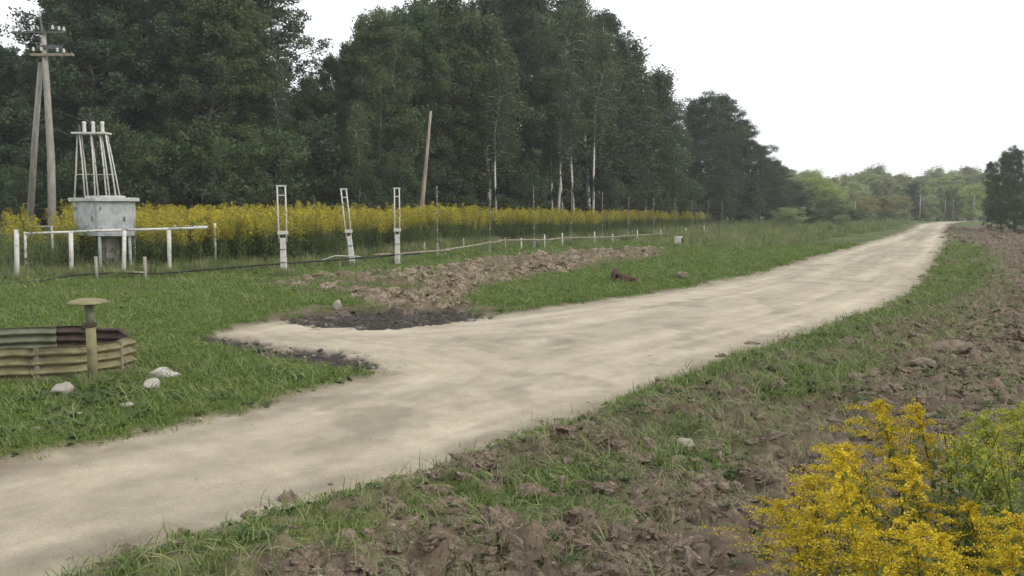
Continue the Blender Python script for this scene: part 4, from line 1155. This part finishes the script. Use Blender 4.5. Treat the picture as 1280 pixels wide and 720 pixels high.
stone(45, 545, 12, 6, 'small stone sunk in the grass by the left picture edge', 'stone', seed=6)
stone(172, 470, 12, 6, 'small stone tucked between ring and flat boulder', 'stone', seed=7)
stone(404, 454, 9, 5, 'small white stone in the lower dark rut', seed=8)
stone(313, 437, 7, 4, 'tiny white stone at the left end of the lower rut', seed=9)
stone(860, 560, 26, 14, 'pale flat stone on the bare soil right of centre', 'stone', seed=10)
stone(1196, 446, 60, 17, 'large long brown earth lump on the ploughed strip', 'clod', seed=11, name='earth_lump', cat='clod')
stone(1160, 462, 34, 15, 'brown earth lump left below the largest one', 'clod', seed=12, name='earth_lump', cat='clod')
stone(1228, 392, 24, 12, 'brown earth lump farther up the ploughed strip', 'clod', seed=13, name='earth_lump', cat='clod')
stone(660, 628, 36, 20, 'dark earth lump between the near grass patches', 'clod', seed=14, name='earth_lump', cat='clod')
#stone(765, 562, 22, 9, 'pale stone on the near edge of the track', 'stone', seed=15)
stone(422, 388, 12, 15, 'upright pale stone between rut and rubble strip', 'stone', seed=16)
stone(535, 598, 9, 5, 'tiny pale stone at the grass patch edge', 'stone', seed=17)
stone(855, 350, 18, 12, 'dark mossy lump in the grass near the fallen cap', 'clod', seed=18, name='earth_lump', cat='clod')

# grass and weeds grown up round the feet of things
def foot_growth():
    P = []; rr = np.random.RandomState(77)
    def ring(px, py, n, rad, k=1.0):
        g = flat(px, py)
        for _ in range(n):
            a = rr.rand() * 6.283; d = rad * (.5 + .7 * rr.rand()); P.append((g[0] + math.cos(a) * d, g[1] + math.sin(a) * d * .8, k * (.5 + .6 * rr.rand())))
    ring(117, 486, 34, .16, .45)
    for px, py in ((204, 477), (187, 494), (76, 501), (157, 515), (92, 525), (45, 545)): ring(px, py, 12, .19, .22)
    for px in range(-60, 170, 4): ring(px, 484 - max(0, px - 60) * .11, 3, .10, .30)
    for px, py in ((355, 346), (441, 335), (497, 333), (21, 352), (89, 348), (154, 349), (211, 346), (269, 337), (262, 333), (848, 310), ): ring(px, py, 26, .28, .9)
    for px, py in ((547, 323), (612, 318), (668, 312), (713, 308), (753, 304), (785, 301), (817, 298), (842, 296)): ring(px, py, 14, .35, 1.2)
    P = np.array(P); z = np.array([gz(a, b) for a, b, c in P])
    n = len(P); s_ = P[:, 2]
    o = scatter('foot_growth', np.stack([P[:, 0], P[:, 1], z], -1), np.stack([s_, s_, s_], -1), np.stack([rr.randn(n) * .1, rr.randn(n) * .1, rr.rand(n) * 6.28], -1), rr.randint(0, 4, n), tall)
    tag(o, 'unmown grass grown up round the feet of posts, stones and ring', 'grass')
    # a patch of broad weeds in front of the ring
    q = np.array([flat(110 + rr.randn() * 34, 500 + rr.randn() * 13) for _ in range(150)]); z = np.array([gz(a, b) for a, b in q]); s_ = .5 + .8 * rr.rand(150)
    o = scatter('weed_patch', np.stack([q[:, 0], q[:, 1], z], -1), np.stack([s_, s_, s_], -1), np.stack([rr.randn(150) * .2, rr.randn(150) * .2, rr.rand(150) * 6.28], -1), rr.randint(0, 4, 150), weeds)
    tag(o, 'dark weeds growing round the vent pipe and stones', 'weeds')
foot_growth()

# rusty fallen cap on its shaft
def fallen_cap():
    g = ground(776, 354); k = g.y / FPX
    t = thing('fallen_cap', 'rusty round cap with a shaft lying tipped over beside the track', 'scrap metal', g)
    a = V3(-8 * k, 0, .22); e = V3(17 * k, -.25, .06)
    ax = (a - e).normalized(); rot = V3(0, 0, 1).rotation_difference(ax).to_matrix()
    m = MB(); m.tube([e, a], [.11, .065], n=12); m.build('shaft', M['rust'], t, True)
    m = MB(); m.lathe([(.06, -.05), (.21, -.05), (.26, -.02), (.26, .02), (.20, .06), (.09, .09), (.03, .10)], 20, a, rot); m.build('disc', M['rustdark'], t, True)
    m = MB(); m.lathe([(.12, -.02), (.14, 0), (.12, .02)], 12, e, rot); m.build('flange', M['rust'], t, True)
fallen_cap()

def block():
    g = ground(848, 309); k = g.y / FPX
    t = thing('concrete_block', 'white painted block with one dark end sitting in far grass', 'block', g, R(-25))
    MB().box((0, 0, .29), (.42, .42, .62), taper=.95).build('block_body', M['whitepaint'], t, bevel=.03)
    MB().box((.24, .0, .34), (.06, .34, .40)).build('block_end', M['rustdark'], t, bevel=.01)  # dark slab set against one end of the block
block()

def markers():
    for px, yb, yt, r, mt, lab in ((1067, 279, 250, .09, 'concrete', 'white marker post on the far left verge'), (1148, 276, 243, .10, 'concrete', 'pale grey post standing left of the track end'),
                               (1179, 276, 246, .10, 'greenpost', 'dark post right of the track end, left one'), (1189, 277, 250, .10, 'greenpost', 'dark post right of the track end, right one'), (1227, 279, 252, .09, 'greenpost', 'dark post at the foot of the right hand trees'),
                               (1215, 277, 243, .10, 'oldwood', 'pale thin post left of the right hand trees')):
        Y = min(ground(px, yb).y, 165); g = onground(px, Y)
        H = (at(px, yt, Y) - g).z
        t = thing('marker_post', lab, 'post', g, 0, 'posts near the far end of the track')
        m = MB(); m.tube([V3(0, 0, -.2), V3(.02, 0, H * .96)], [r, r * .8], n=8); m.build('post', M[mt], t, True)
        m = MB(); m.lathe([(r * .9, 0), (r * .95, .03), (r * .4, .12)], 8, (.02, 0, H * .96)); m.build('post_cap', M[mt], t, True)
markers()

# ------------------------------------------------------------------ thin air haze
def haze():
    m = bpy.data.materials.new('haze_air'); m.use_nodes = True; t = m.node_tree; t.nodes.clear()
    o = t.nodes.new('ShaderNodeOutputMaterial'); v = t.nodes.new('ShaderNodeVolumePrincipled')
    v.inputs['Color'].default_value = (.93, .96, 1.0, 1); v.inputs['Density'].default_value = .0006; v.inputs['Anisotropy'].default_value = .2
    t.links.new(v.outputs[0], o.inputs['Volume'])
    b = MB().box((0, 190, 13), (620, 500, 34)).build('haze', m)
    tag(b, 'thin pale haze softening the distant trees', None, None, 'stuff')
haze()
